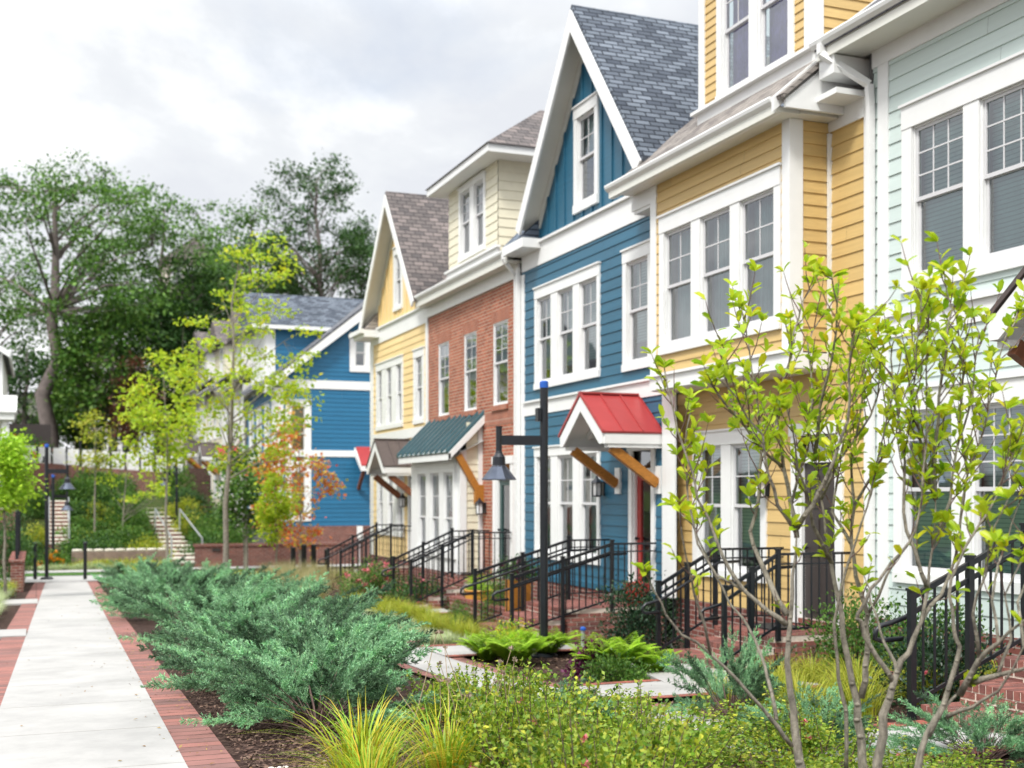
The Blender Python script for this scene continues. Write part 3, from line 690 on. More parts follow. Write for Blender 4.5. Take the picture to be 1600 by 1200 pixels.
# bay
XV = 8.70; fb = Fr('x', XV); zb = ZZ(856.5, XV, FY(667,XV)); zt = ZZ(739, XV, FY(687,XV))
us = [(FY(b,XV), FY(a,XV)) for a, b in ((654.5,667),(674,687.5),(695,709))]
hv = window(r, fb, us, zb, zt, cas=.16, head=.2, sill=.16, grid=(2,2), split=.6, blind='curtain')
flat_wall('bay_wall', fb, r, 25.38, 29.1, -1.72, .98, M['white'], hv)
fv = Fr('y', 25.36); lap_wall('bay_side_wall', fv, r, XV+.13, XB, -1.72, 1.6, M['ivory'], (), .16)
board(r, 'bay_corner_board', fv, XV-.02, XV+.13, 0, .03, -1.72, .98); board(r, 'bay_inner_board', fv, XB-.1, XB, .02, .05, -1.72, 1.6)
m = MB(); m.box(XV, XB, 29.1, 29.14, -1.72, 1.0); m.box(XV, XB, 25.4, 29.1, -1.76, -1.72); m.build('bay_base', M['white'], r)
m = MB(); m.box(XV, XB, 25.36, 29.14, -2.6, -1.77); m.build('bay_foundation', M['brickdark'], r)
m = MB(); m.prism([(8.36,25.2,.90),(9.2,25.2,1.75),(9.2,25.2,1.79),(8.34,25.2,.93)], (0,4.0,0))
for i in range(11): y = 25.25+i*.39; m.prism([(8.33,y-.05,.93),(8.33,y+.05,.93),(8.33,y+.025,1.01),(8.33,y-.025,1.01)], (.87,0,.87))
o = m.build('bay_roof', M['greenmetal'], r)
m = MB(); m.box(8.37, 8.41, 25.16, 29.2, .76, .90); m.prism([(8.37,25.16,.76),(8.37,25.16,.92),(9.2,25.16,1.76),(9.2,25.16,1.58)], (0,.05,0)); m.prism([(8.37,29.15,.76),(8.37,29.15,.92),(9.2,29.15,1.76),(9.2,29.15,1.58)], (0,.05,0)); m.quad((8.41,25.2,.80),(8.41,29.2,.80),(9.2,29.2,1.2),(9.2,25.2,1.2)); m.build('bay_roof_trim', M['white'], o)
m = MB(); m.beam((8.62,25.28,.86), (9.1,25.28,.06), .11, .15); m.box(9.0,9.2,25.22,25.34,-.2,.22); m.build('bracket', M['wood'], o)
u = 25.12; lantern(r, f, u, ZZ(795,XB,u))
# dormer
XD = 9.3; fd = Fr('x', XD); us, z0, z1 = wpx(XD, [(721,735.5),(742,757)], (721,303.5), (721,402))
hd = window(r, fd, us, z0, z1, cas=.12, head=.1, sill=.12, name='dormer_window', grid=(2,3), blind='curtain')
d = lap_wall('dormer', fd, r, 24.6, 27.95, 5.35, 7.25, M['ivory'], hd, .2)
fe = Fr('y', 24.6); lap_wall('dormer_side_wall', fe, r, XD, 12.4, 5.2, 7.25, M['ivory'], (), .2); lap_wall('dormer_far_wall', Fr('y', 27.95), r, XD, 12.4, 5.2, 7.25, M['ivory'], (), .2)
m = MB(); fd.box(m, 24.5, 28.0, 0, .05, 5.12, 5.33); fd.box(m, 24.45, 28.05, 0, .1, 5.33, 5.38); m.build('dormer_trim', M['white'], d)
m = MB(); m.box(8.86, 12.6, 24.05, 28.35, 7.25, 7.42); m.build('dormer_eave', M['white'], d)
m = MB(); A = (8.82,24.0,7.42); B = (8.82,28.4,7.42); Cc = (13,28.4,7.42); D = (13,24,7.42); E1 = (10.95,26.2,8.98); E2 = (13,26.2,8.98)
m.add([A,B,Cc,D,E1,E2], [(0,1,4),(1,2,5,4),(3,0,4,5),(2,3,5),(0,3,2,1)]); m.build('dormer_roof', M['shTy'], r)
# ---- pale yellow house
r = thing('row_house', 'pale yellow clapboard rowhouse with steep brown gable, farthest of the five joined houses', 'house', (11, 32, -2.5), ROW)
f = Fr('x', XB); holes = []
us, z0, z1 = wpx(XB, [(591,598),(605,613),(620.5,628.7)], (628.7,567.5), (628.7,659.5)); holes += window(r, f, us, z0, z1, cas=.14, head=.2, blind='curtain')
us, z0, z1 = wpx(XB, [(650.7,661)], (661,556), (661,653.7)); holes += window(r, f, us, z0, z1, cas=.18, head=.2, blind='curtain')
us, z0, z1 = wpx(XB, [(592,599.5),(606.5,615),(622,630.5)], (591.7,743.7), (630,832)); holes += window(r, f, us, z0, z1, cas=.13, head=.2, blind='curtain')
dh = door(r, f, 30.05, 30.9, -1.75, .33, 'doordark', glass=True); holes.append(dh)
lap_wall('wall', f, r, 29.3, 34.9, -1.75, 4.35, M['cream'], holes, .184)
shell(r, XB, 15, 29.32, 34.85, -2.4, 4.9)
m = MB(); m.box(XB-.03, XB+.2, 29.3, 34.9, -2.7, -1.75); m.build('foundation', M['brickdark'], r)
board(r, 'corner_board', f, 29.3, 29.48, 0, .03, -1.75, 4.4); board(r, 'corner_board', f, 34.6, 34.95, 0, .03, -1.75, 4.4)
board(r, 'belt_board', f, 29.48, 34.6, 0, .032, 1.5, 1.75); board(r, 'frieze_board', f, 29.3, 34.9, 0, .034, 4.35, 4.75); board(r, 'frieze_cap', f, 29.3, 34.9, 0, .09, 4.75, 4.8)
gable_roof_x(r, 8.8, 14.5, 34.75, 29.25, 31.9, 4.85, 8.12, M['shTy'], fx=XB, rake=.2)
us, z0, z1 = wpx(XB, [(618.7,627.5)], (618.7,400), (618.7,480)); gh = window(r, f, us, z0, z1, cas=.16, head=.2, low=.4)
gable_wall('gable_wall', XB-.001, 34.6, 29.4, 31.9, 4.8, 7.98, M['cream'], gh)
m = MB(); m.prism([(8.78,34.1,4.72),(9.2,34.1,5.3),(9.2,34.1,4.72)], (0,.98,0)); m.build('return_roof', M['shT'], r)
m = MB(); m.box(8.72,9.2,33.9,35.15,4.52,4.72); m.box(8.6,8.72,33.9,35.25,4.62,4.74); m.build('return_box', M['white'], r)
canopy(r, f, 30.1, 31.8, .95, .72, 1.42, 'brownmetal', brk='woodred', brz=.6)
u = 30.0+.0; lantern(r, f, FY(637,XB), ZZ(785,XB,FY(637,XB)))
fz = Fr('y', 29.3)
m = MB(); m.box(XB, 15, 34.9, 34.98, -2.7, 4.85); m.build('end_wall', M['cream'], r)
# ---- blue end house across the cross walk
r = thing('end_house', 'bright blue clapboard end house seen side on, with white belt boards and grey roof', 'house', (13, 52, -2.7))
fs = Fr('y', 50.0); X0 = 9.1
def side(px0, px1, pt_, pb): return [(FX(px0,50), FX(px1,50))], ZZ(pb, FX(px0,50), 50), ZZ(pt_, FX(px0,50), 50)
holes = []
for a, b, t_, bt in ((455,477,634,722),(555,571,530,573),(455,477,738,806)):
    us, z0, z1 = side(a, b, t_, bt); holes += window(r, fs, us, z0, z1, cas=.24, head=.25, sill=.22, grid=(1,1), low=.55, rev='white')
ze = 4.55; rise = .9
lap_wall('wall', fs, r, X0, 17, -1.3, 9.0, M['bluedeep'], holes, .184, ztop=lambda z: (X0+max(0, (z-ze)/rise), 26-9.1-max(0, (z-ze)/rise)+9.1))
for py0, py1 in ((593,606.5),(703,713)):
    board(r, 'belt_board', fs, X0, 17, 0, .05, ZZ(py1,10,50), ZZ(py0,10,50))
board(r, 'corner_board', fs, X0-.05, X0+.35, 0, .05, -1.3, 4.5)
m = MB(); m.box(X0, 17, 49.9, 50.2, -2.9, -1.3); m.build('foundation', M['brickdark'], r)
m = MB(); m.prism([(X0-.5,49.6,4.12),(X0-.5,49.6,4.45),(14.2,49.6,9.0),(14.2,49.6,8.5)], (0,.07,0)); m.build('rake_board', M['white'], r)
m = MB(); m.prism([(X0-.5,49.6,4.42),(14.2,49.6,8.97),(14.2,49.6,9.1),(X0-.5,49.6,4.55)], (0,7.5,0)); m.prism([(14.2,49.6,8.97),(19,49.6,4.5),(19,49.6,4.6),(14.2,49.6,9.1)], (0,7.5,0)); m.build('roof', M['shD'], r)
m = MB(); m.prism([(X0-.5,49.62,4.36),(14.2,49.62,8.9),(14.2,49.62,8.94),(X0-.5,49.62,4.40)], (0,.4,0)); m.build('soffit', M['soffit'], r)
fr_ = Fr('x', X0); hf = []
for a in (51.2, 53.2, 55.2): 
    hf += window(r, fr_, [(a,a+.9)], 2.0, 3.6, cas=.15, head=.2); hf += window(r, fr_, [(a,a+.9)], -1.2, .6, cas=.15, head=.2)
lap_wall('front_wall', fr_, r, 50, 57, -1.3, 4.4, M['bluedeep'], hf, .184); board(r, 'corner_board', fr_, 50, 50.5, 0, .05, -1.3, 4.4); board(r, 'belt_board', fr_, 50.5, 57, 0, .05, 1.4, 1.8)
m = MB(); m.box(X0-.1, 17, 56.9, 57, -2.9, 4.4); m.box(X0, X0+.2, 50.2, 57, -2.9, -1.3); m.build('inner_walls', M['interior'], r)
# dormer with its own ridge
m = MB(); yD = 52.2; zeD = ZZ(510,9.4,yD); zrD = ZZ(461,9.8,yD+1.5)
fd = Fr('y', yD); x0d = FX(428, yD)
lap_wall('dormer', fd, r, x0d, 14, 4.4, zeD, M['bluedeep'], (), .184)
board(r, 'dormer_corner_board', fd, x0d-.35, x0d+.05, 0, .05, 4.4, zeD)
m.prism([(x0d-1.0, yD-.35, zeD), (x0d-1.0, yD+1.8, zrD+.1), (x0d-1.0, yD+3.9, zeD)], (6.5,0,0)); m.build('dormer_roof', M['shB'], r)
board(r, 'dormer_front', Fr('x', x0d-.3), yD, yD+3.5, 0, .1, 4.4, zeD)
m = MB(); m.box(x0d-1.02, 14.5, yD-.40, yD-.34, zeD-.14, zeD+.02); m.build('dormer_fascia', M['white'], r)
# side hood
xa = FX(556,50)
m = MB(); m.prism([(xa-.05,48.9,ZZ(729,10,50)+.03),(xa+.0,50,ZZ(699,10,50)+.03),(xa+.9,50,ZZ(699,10,50)+.03),(xa+.9,48.9,ZZ(729,10,50)+.03)], (0,0,.05)); o = m.build('side_hood', M['redmetal'], r)
m = MB(); m.prism([(xa-.07,48.9,ZZ(736,10,50)),(xa-.07,48.9,ZZ(729,10,50)+.02),(xa-.07,50,ZZ(699,10,50)+.02),(xa-.07,50,ZZ(711,10,50))], (.05,0,0)); m.box(xa-.07,xa+.9,48.87,48.9,ZZ(736,10,50),ZZ(729,10,50)+.02); m.build('hood_trim', M['white'], o)
m = MB(); m.beam((xa+.1,49.1,.95),(xa+.1,49.95,.25),.12,.14); m.build('bracket', M['woodred'], o)
# ---- row beyond (facades climb away)
FAR = 'pale rowhouses climbing away beyond the blue end house'
for k, (ya, yb, mat, zt_, lab) in enumerate(((57.2,63.5,'offwhite',5.2,'off-white rowhouse half hidden by the sapling, next beyond the blue end house'),
        (63.7,71,'ivory',5.6,'ivory rowhouse with white trim, second beyond the blue end house'),
        (71.2,80,'offwhite',6.0,'pale rowhouse with grey roof at the far end of the climbing row'))):
    r = thing('far_house', lab, 'house', (11,(ya+yb)/2,-1.5), FAR); f = Fr('x', 9.0+.0*k); holes = []
    yy = ya+.8
    while yy+1.1 < yb:
        holes += window(r, f, [(yy,yy+.95)], zt_-2.5, zt_-.75, cas=.16, head=.2, grid=(2,2)); holes += window(r, f, [(yy,yy+.95)], zt_-5.7, zt_-3.9, cas=.16, head=.2); yy += 2.0
    lap_wall('wall', f, r, ya, yb, -2.0, zt_, M[mat], holes, .2)
    m = MB(); m.box(9, 15, ya, ya+.1, -2.5, zt_); m.box(9, 15, yb-.1, yb, -2.5, zt_); m.box(14.9, 15, ya, yb, -2.5, zt_); m.build('side_wall', M[mat], r)
    shed_roof(r, 8.5, zt_, 12, zt_+2.6, ya-.1, yb+.1, M['shD'], xb=15.5)
    gutter(r, 8.55, ya, yb, zt_+.08)
    board(r, 'belt_board', f, ya, yb, 0, .05, zt_-3.5, zt_-3.2); board(r, 'corner_board', f, ya, ya+.3, 0, .05, -2, zt_); board(r, 'corner_board', f, yb-.3, yb, 0, .05, -2, zt_)
    fd = Fr('x', 9.3); a, b = ya+2.0, yb-1.6
    hd = window(r, fd, [(a+.5,a+1.4)], zt_+.9, zt_+2.2, cas=.15, head=.15, name='dormer_window')
    d = lap_wall('dormer', fd, r, a, b, zt_+.3, zt_+2.4, M[mat], hd, .2); lap_wall('dormer_side_wall', Fr('y', a), r, 9.3, 12, zt_+.3, zt_+2.4, M[mat], (), .2)
    m = MB(); m.prism([(8.9,a-.3,zt_+2.4),(8.9,(a+b)/2,zt_+3.9),(8.9,b+.3,zt_+2.4)], (3.6,0,0)); m.build('dormer_roof', M['shTy'], r)
    canopy(r, f, ya+1.0, ya+2.8, 1.0, zt_-3.6, zt_-2.9, 'redmetal' if k == 0 else 'brownmetal')
# ---- house at the left edge, on the bank
r = thing('hillside_house', 'white porch-fronted house peeking in at the left edge above the garden', 'house', (-6, 60, 0))
f = Fr('y', 58.0); xr = FX(4, 58); holes = []
us = [(xr-1.9, xr-1.0)]; holes += window(r, f, us, 3.6, 5.2); holes += window(r, f, [(xr-4, xr-3.1)], 3.6, 5.2); holes += window(r, f, [(xr-1.6, xr-.7)], .9, 2.6)
lap_wall('wall', f, r, xr-9, xr, -.6, 6.3, M['offwhite'], holes, .2); board(r, 'corner_board', f, xr-.3, xr, 0, .05, -.6, 6.3)
m = MB(); m.box(xr-.12, xr, 58.05, 68, -.6, 6.3); m.box(xr-9, xr-8.9, 58.05, 68, -.6, 6.3); m.build('side_wall', M['offwhite'], r)
m = MB(); m.prism([(xr+.3,57.5,6.2),(xr-4.5,57.5,9.3),(xr-9.6,57.5,6.2)], (0,10.5,0)); m.build('roof', M['shD'], r)
m = MB(); m.prism([(xr+.3,57.42,6.0),(xr+.3,57.42,6.25),(xr-4.5,57.42,9.35),(xr-4.5,57.42,9.0)], (0,.07,0)); m.box(xr+.25,xr+.35,57.5,68,6.05,6.25); m.build('rake_board', M['white'], r)
m = MB(); m.box(xr-7, xr+.5, 56.0, 58, 3.2, 3.5); m.prism([(xr+.6,55.9,3.5),(xr-7.1,55.9,3.5),(xr-7.1,58,4.3),(xr+.6,58,4.3)], (0,0,.08)); m.build('porch_roof', M['white'], r)
for dx in (.0,-2.2,-4.4): m = MB(); m.box(xr+.0+dx, xr+.3+dx, 56.2, 56.5, -1.2, 3.0); m.build('porch_column', M['white'], r)
m = MB(); m.box(xr-7, xr+.6, 56.0, 58, -1.6, -.6); m.build('porch_base', M['brickdark'], r)
# ------------------------------------------------------------------ stoops
def brick_tread(m, x0, x1, y0, y1, z, th=.065):
    """rowlock bricks, long side along X, nosing at x0; m materials: 0 mortar 1,2 brick"""
    n = max(1, int(round((y1-y0)/.072))); w = (y1-y0)/n; k = max(1, int(math.ceil((x1-x0)/.21)))
    for j in range(k):
        a = x0+j*.213; b = min(a+.203, x1)
        for i in range(n):
            m.cur = 1 if R.random() < .6 else 2; q = R.uniform(-.002, .002)
            m.box(a-.012 if j == 0 else a, b, y0+i*w+.0075, y0+(i+1)*w-.0075, z-th, z+q)
def brick_course(m, x, y0, y1, z0, z1, off):
    y = y0-off
    while y < y1:
        a, b = max(y, y0), min(y+.2, y1)
        if b-a > .03: m.cur = 1 if R.random() < .6 else 2; m.box(x-.010, x+.08, a+.006, b-.006, z0+.006, z1-.006)
        y += .21
def stoop(label, y0, y1, xf, xw, zg, zl, n, tread, group='brick stoops of the rowhouses'):
    t = thing('stoop', label, 'steps', (xf, (y0+y1)/2, zg), group)
    rise = (zl-zg)/n
    for i in range(n):
        m = MB(); xa = xf+i*tread; xb = xf+(i+1)*tread+.05 if i < n-1 else xw-.04; z = zg+(i+1)*rise
        m.cur = 0; m.box(xa-.004, xb, y0+.006, y1-.006, zg-.35, z-.004)
        brick_tread(m, xa, xb, y0, y1, z)
        zz = z-.07; o = 0
        while zz > z-rise-.0 and zz > zg-.1: brick_course(m, xa, y0, y1, zz-.062, zz, o); zz -= .068; o = .105-o
        # near side courses
        zz = z-.07; o = 0
        while zz > zg-.1:
            x = xa-o
            while x < xb:
                a, b = max(x, xa), min(x+.2, xb)
                if b-a > .03: m.cur = 1 if R.random() < .6 else 2; m.box(a+.004, b-.004, y0-.006, y0+.05, zz-.057, zz-.005)
                x += .21
            zz -= .068; o = .105-o
        m.build('step' if i < n-1 else 'landing', [M['mortar'], M['brickred'], M['brickred2']], t)
    return t
def railing(label, y, xf, xl, xw, zg, zl, hand=True, h=1.0, group='black iron stair railings', side=-1):
    t = thing('stair_railing', label, 'railing', (xf, y, zg), group)
    def top(x): return (zg+h if x < xf else zg+h+(zl-zg)*min(1, (x-xf)/(xl-xf)))
    for x, zb in ((xf, zg-.05), ((xf+xl)/2, zg+.02), (xl, zl-.05)):
        m = MB(); m.beam((x, y, zb), (x, y, top(x)+.05), .052, .052); m.box(x-.034, x+.034, y-.034, y+.034, top(x)+.05, top(x)+.07); m.build('post', M['iron'], t)
    m = MB(); m.beam((xf, y, top(xf)), (xl, y, top(xl)), .045, .03, up=(0,1,0)); m.beam((xl, y, zl+h), (xw, y, zl+h), .045, .03)
    m.beam((xf, y, top(xf)-.12), (xl, y, top(xl)-.12), .03, .02, up=(0,1,0)); m.beam((xl, y, zl+h-.12), (xw, y, zl+h-.12), .03, .02)
    m.build('top_rail', M['iron'], t)
    m = MB(); m.beam((xf, y, zg+.17), (xl, y, zl+.14), .03, .02, up=(0,1,0)); m.beam((xl, y, zl+.10), (xw, y, zl+.10), .03, .02); m.build('bottom_rail', M['iron'], t)
    x = xf+.11
    while x < xw-.03:
        zb = zg+.16+(zl-zg)*min(1, (x-xf)/(xl-xf)) if x < xl else zl+.1
        if abs(x-xl) > .05: m = MB(); m.beam((x, y, zb), (x, y, top(x)), .016, .016); m.build('baluster', M['iron'], t)
        x += .112
    if hand:
        yy = y+side*-.09; m = MB(); a = [(xf-.22, yy, zg+.78), (xf-.27, yy, zg+.74), (xf-.28, yy, zg+.68), (xf-.22, yy, zg+.66), (xf-.02, yy, zg+.66)]
        m.tube([(xf-.02, yy, zg+.67)]+a[::-1][1:]+[(xf-.16, yy, zg+.79), (xf, yy, zg+.83), (xl, yy, zl+.83), (xl+.3, yy, zl+.84)], .021, 8); m.build('handrail', M['iron'], t, smooth=True)
    return t
zy = -1.72
stoop('brick stoop of three steps below the dark brown door of the ochre house', 12.55, 13.95, 7.6, XM-.03, -2.15, zy, 3, .36)
railing('railing on the near side of the ochre house stoop', 12.52, 7.6, 8.35, 9.40, -2.14, zy, side=-1)
railing('railing on the far side of the ochre house stoop', 13.98, 7.5, 8.35, 9.40, -2.18, zy, side=1)
stoop('brick stoop below the red door of the teal blue house', 17.17, 18.75, 6.75, XB-.03, -2.26, -1.77, 3, .42)
railing('railing on the near side of the teal house stoop', 17.14, 6.70, 8.38, 9.15, -2.26, -1.77, side=-1)
railing('railing on the far side of the teal house stoop', 18.80, 6.70, 8.38, 9.15, -2.28, -1.77, side=1)
stoop('widest brick stoop, at the mint green house, cut off by the right picture edge', 5.6, 7.66, 6.42, XM-.04, -1.80, -1.30, 3, .38)
railing('railing at the far side of the widest stoop by the mint green wall', 7.70, 6.36, 7.5, 9.40, -1.80, -1.30, side=-1)
stoop('brick stoop in front of the brick house beside the bay window', 23.5, 24.7, 7.0, XB-.03, -2.36, -1.78, 4, .38)
railing('railing on the near side of the brick house stoop', 23.46, 7.0, 8.3, 9.15, -2.36, -1.78, hand=False)
railing('railing on the far side of the brick house stoop', 24.75, 7.0, 8.3, 9.15, -2.36, -1.78, side=1)
stoop('farthest brick stoop, in front of the pale yellow house', 30.0, 31.3, 7.2, XB-.03, -2.46, -1.8, 4, .36)
railing('railing on the near side of the pale yellow house stoop', 29.95, 7.1, 8.4, 9.15, -2.46, -1.8, hand=False)
railing('railing on the far side of the pale yellow house stoop', 31.35, 7.1, 8.4, 9.15, -2.46, -1.8, side=1)
# low brick garden edging
for lab, x0, x1, y0, y1 in (('low brick planter wall under the windows of the teal blue house', 7.6, 7.75, 19.0, 22.8), ('low brick planter wall in front of the bay window', 7.7, 7.85, 25.2, 29.2)):
    m = MB(); m.box(x0, x1, y0, y1, -2.5, -2.05); m.box(x0-.02, x1+.02, y0, y1, -2.05, -1.99); tag(m.build('planter_wall', M['brickdark']), lab, 'wall', 'low brick planter walls')
m = MB(); m.box(8.65, 9.2, 13.1, 13.8, zy+.002, zy+.02); tag(m.build('door_mat', paint('black_rubber', (.012,.012,.013), .8)), 'black door mat on the ochre house landing', 'mat')
# ------------------------------------------------------------------ lamps
def lamp(label, x, y, z, h, ax, ay, fl=None):
    t = thing('street_lamp', label, 'lamp', (x, y, z), 'black cone-shaded garden lamps')
    m = MB(); m.tube([(x,y,z),(x,y,z+h)], .056, 14); m.build('pole', M['iron'], t, smooth=False)
    m = MB(); m.lathe([(.19,0),(.19,.03),(.15,.06),(.09,.07)], x, y, z, 20)
    for k in range(4): a = k*math.pi/2+.6; m.lathe([(.016,.03),(.016,.065)], x+.15*math.cos(a), y+.15*math.sin(a), z, 6)
    m.build('base_plate', M['iron'], t)
    m = MB(); m.lathe([(.06,0),(.06,.08),(.04,.095)], x, y, z+h, 12); m.build('pole_cap', M['bluecap'], t)
    za = z+h-.72; e = (x+ax, y+ay, za)
    m = MB(); m.beam((x,y,za), e, .055, .13); m.build('arm', M['iron'], t)
    m = MB(); m.tube([(e[0],e[1],za-.17),(e[0],e[1],za+.17)], .042, 10); m.lathe([(.05,.17),(.05,.19)], e[0], e[1], za, 10); m.build('arm_end', M['iron'], t)
    m = MB(); m.box(x-.11, x-.06, y-.05, y+.05, z+h-.46, z+h-.28); m.build('junction_box', M['iron'], t)
    if fl: m = MB(); m.tube([(x,y,z+h-.1),(e[0],e[1],za+.12)], .008, 5); m.build('tie_rod', M['steel'], t)
    zs = za-.14; s = MB(); s.lathe([(.04,0),(.05,-.04),(.085,-.09),(.09,-.20),(.105,-.215)], e[0], e[1], zs, 14); s.build('lamp_socket', M['blackmetal'], t)
    s = MB(); n = 12; vs = []; 
    for rr, zz in ((.095,-.205),(.235,-.385),(.238,-.40),(.225,-.385),(.09,-.215)):
        for k in range(n): a = 2*math.pi*k/n; vs.append((e[0]+rr*math.cos(a), e[1]+rr*math.sin(a), zs+zz))
    s.add(vs, [(i*n+k, i*n+(k+1)%n, (i+1)*n+(k+1)%n, (i+1)*n+k) for i in range(4) for k in range(n)]); s.build('lamp_shade', M['shade'], t)
    g = MB(); g.lathe([(.04,-.22),(.06,-.30),(.035,-.36)], e[0], e[1], zs, 10); g.build('bulb', M['frost'], t)
    return t
lx, ly, lz = pt(850, 1035, 16.6); lz = gz(lx, ly)
lamp('tall black lamp post with blue cap before the teal blue house', lx, ly, lz, ZZ(606, lx, ly)-lz, -.62, .10)
qx, qy, qz = pt(73, 905, 36.4)
lamp('black lamp post beside the far end of the pale path, cone shade to its right', qx, qy, qz, 3.95, .58, -.1, True)
qx, qy, _ = pt(83, 850, 46); lamp('thin distant lamp post seen just right of the nearer path lamp', qx, qy, gz(qx, qy)-.02, 3.4, .5, .2)
qx, qy, _ = pt(276, 800, 55); lamp('distant lamp post among the saplings at the top of the diagonal steps', qx, qy, gz(qx, qy)-.02, 3.0, -.5, .2)
def bollard(label, x, y, z, h, r=.055, grp='black steel bollards'):
    t = thing('bollard', label, 'bollard', (x, y, z), grp)
    m = MB(); m.tube([(x,y,z),(x,y,z+h)], r, 12); m.build('post', M['iron'], t); m = MB(); m.lathe([(r*1.15,0),(r*1.15,.03),(r*.5,.06)], x, y, z+h, 12); m.build('cap', M['iron'], t)
for lab, px in (('black bollard at the far right corner of the pale path', 133), ('black bollard at the far left corner of the pale path', 55)):
    x, y, z = pt(px, 905, 37); bollard(lab, x, y, z, 1.08)
for i, (px, py, ph) in enumerate(((458,888,42),(475,888,46),(490,889,46),(511,876,38))):
    x, y, z = pt(px, py, 38.5); bollard(('leftmost of the thick black posts beyond the feather grass','second of the thick black posts beyond the feather grass','third of the thick black posts beyond the feather grass','rearmost thick black post, standing before the brick retaining wall')[i], x, y, min(z, gz(x, y)+.05)-.1, ph/1900*38.5+.1, .085, 'thick black posts beyond the feather grass')
# left brick wall + iron fence along the path
m = MB(); m.box(-.62, -.32, 33.5, 38.5, -2.8, -1.72); m.box(-.66, -.28, 33.46, 38.54, -1.72, -1.66); tag(m.build('brick_wall', M['brickdark']), 'low brick wall along the left side of the path near its far end', 'wall')
t = thing('iron_fence', 'black iron fence standing on the low wall left of the path, seen almost edge on', 'fence', (-.47, 36, -1.66))
for i in range(3): y = 33.8+i*2.2; m = MB(); m.box(-.51, -.43, y-.04, y+.04, -1.66, -.45); m.build('post', M['iron'], t)
for z in (-.55, -1.55): m = MB(); m.box(-.49, -.45, 33.8, 38.2, z-.02, z+.02); m.build('rail', M['iron'], t)
for i in range(36): y = 33.9+i*.12; m = MB(); m.box(-.479, -.461, y-.009, y+.009, -1.55, -.55); m.build('baluster', M['iron'], t)
m = MB(); m.box(-6, -.9, 44.8, 45.1, -2.9, -1.5); m.box(-6.05, -.85, 44.75, 45.15, -1.5, -1.43); tag(m.build('brick_wall', M['brickdark']), 'brick retaining wall below the left flight of garden steps', 'wall')
# retaining walls at the foot of the slope
def gzn(x, y): return gz(x, y)
wx0, wx1 = FX(112, 47.5), FX(262, 47.5)
m = MB(); m.box(wx0, wx1, 47.4, 47.8, -2.9, -2.12); tag(m.build('stone_wall', paint('brown_stone', (.22,.16,.13), .9, .3, 4, bump=.5)), 'low pale stone retaining wall at the foot of the planted slope', 'wall')
for k in range(9):
    a = lerp(wx0, wx1, (k+.03)/9); b = lerp(wx0, wx1, (k+.97)/9); m = MB(); n = 8
    m.lathe([(.0,0),((b-a)*.5,.0),((b-a)*.5,.06),((b-a)*.45,.09),(.02,.10)], 0, 0, 0, 12)
    m.v = [((a+b)/2+x, 47.5+y*.45, -2.10+z) for x, y, z in m.v]; tag(m.build('coping_stone', M['stone'], smooth=True), 'pale rounded coping stone in the row along the low stone wall', 'stone', 'coping stones along the low wall')
x0, x1 = FX(305, 46.5), FX(565, 46.5)
m = MB(); m.box(x0, x1, 46.4, 46.7, -3.0, ZZ(853, 7.5, 46.4)); m.box(x0-.05, x1+.05, 46.35, 46.75, ZZ(853, 7.5, 46.4), ZZ(850, 7.5, 46.4)+.02); tag(m.build('brick_wall', M['brickdark']), 'long brick retaining wall below the bright blue end house', 'wall')
m = MB(); a = FX(332,46.3); b = FX(345,46.3); m.box(a, b, 46.36, 46.4, ZZ(862,6,46.3), ZZ(857,6,46.3)); tag(m.build('wall_plaque', M['doordark']), 'small dark blank plaque on the brick wall beside the steps', 'plaque')
m = MB(); a = FX(558,45); m.box(a, a+.22, 45, 45.04, ZZ(845,8.7,45), ZZ(823,8.7,45)); o = m.build('notice_board', M['white'], None, (a, 45, -2.7)); tag(o, 'small blank white notice on a post in front of the brick wall', 'sign'); m = MB(); m.box(a+.09, a+.13, 45.04, 45.08, -2.7, ZZ(824,8.7,45)); m.build('post', M['steel'], o)
# flights of garden steps
def flight(label, px0, px1, ptop, pbot, ytop, ybot, n, px0b=None, px1b=None):
    """px0,px1 at the bottom; px0b.. at the top"""
    t = thing('garden_steps', label, 'steps', (FX(px0, ybot), ybot, gz(FX(px0, ybot), ybot)), 'flights of pale garden steps up the bank')
    for i in range(n):
        k = i/(n-1); y = lerp(ybot, ytop, k); a = FX(lerp(px0, px0b, k), y); b = FX(lerp(px1, px1b, k), y); z = ZZ(lerp(pbot, ptop, k), (a+b)/2, y); dy = (ytop-ybot)/(n-1)
        m = MB(); m.cur = 0; m.box(a, b, y, y+dy+.05, z-.05, z); m.cur = 1; m.box(a+.01, b-.01, y+.03, y+dy, z-.8, z-.05); m.build('step', [M['stone'], M['brickdark']], t)
    for s in (0, 1):
        m = MB(); pts = []
        for k in (0, .5, 1): y = lerp(ybot, ytop, k*.55); px = lerp((px0, px1)[s], (px0b, px1b)[s], k*.55); x = FX(px, y); z = ZZ(lerp(pbot, ptop, k*.55), x, y); pts.append((x, y, z+.9)); 
        m.tube([(pts[0][0], pts[0][1], pts[0][2]-.9)]+pts+[(pts[-1][0], pts[-1][1], pts[-1][2]-.9)], .035, 6); m.build('handrail', M['steel'], t)
flight('straight flight of pale steps rising on the left behind the path lamps', 76, 108, 782, 848, 56, 50, 12, 77, 106)
flight('wide diagonal flight of pale steps climbing leftwards behind the low stone wall', 268, 316, 787, 878, 60, 47.5, 15, 222, 252)
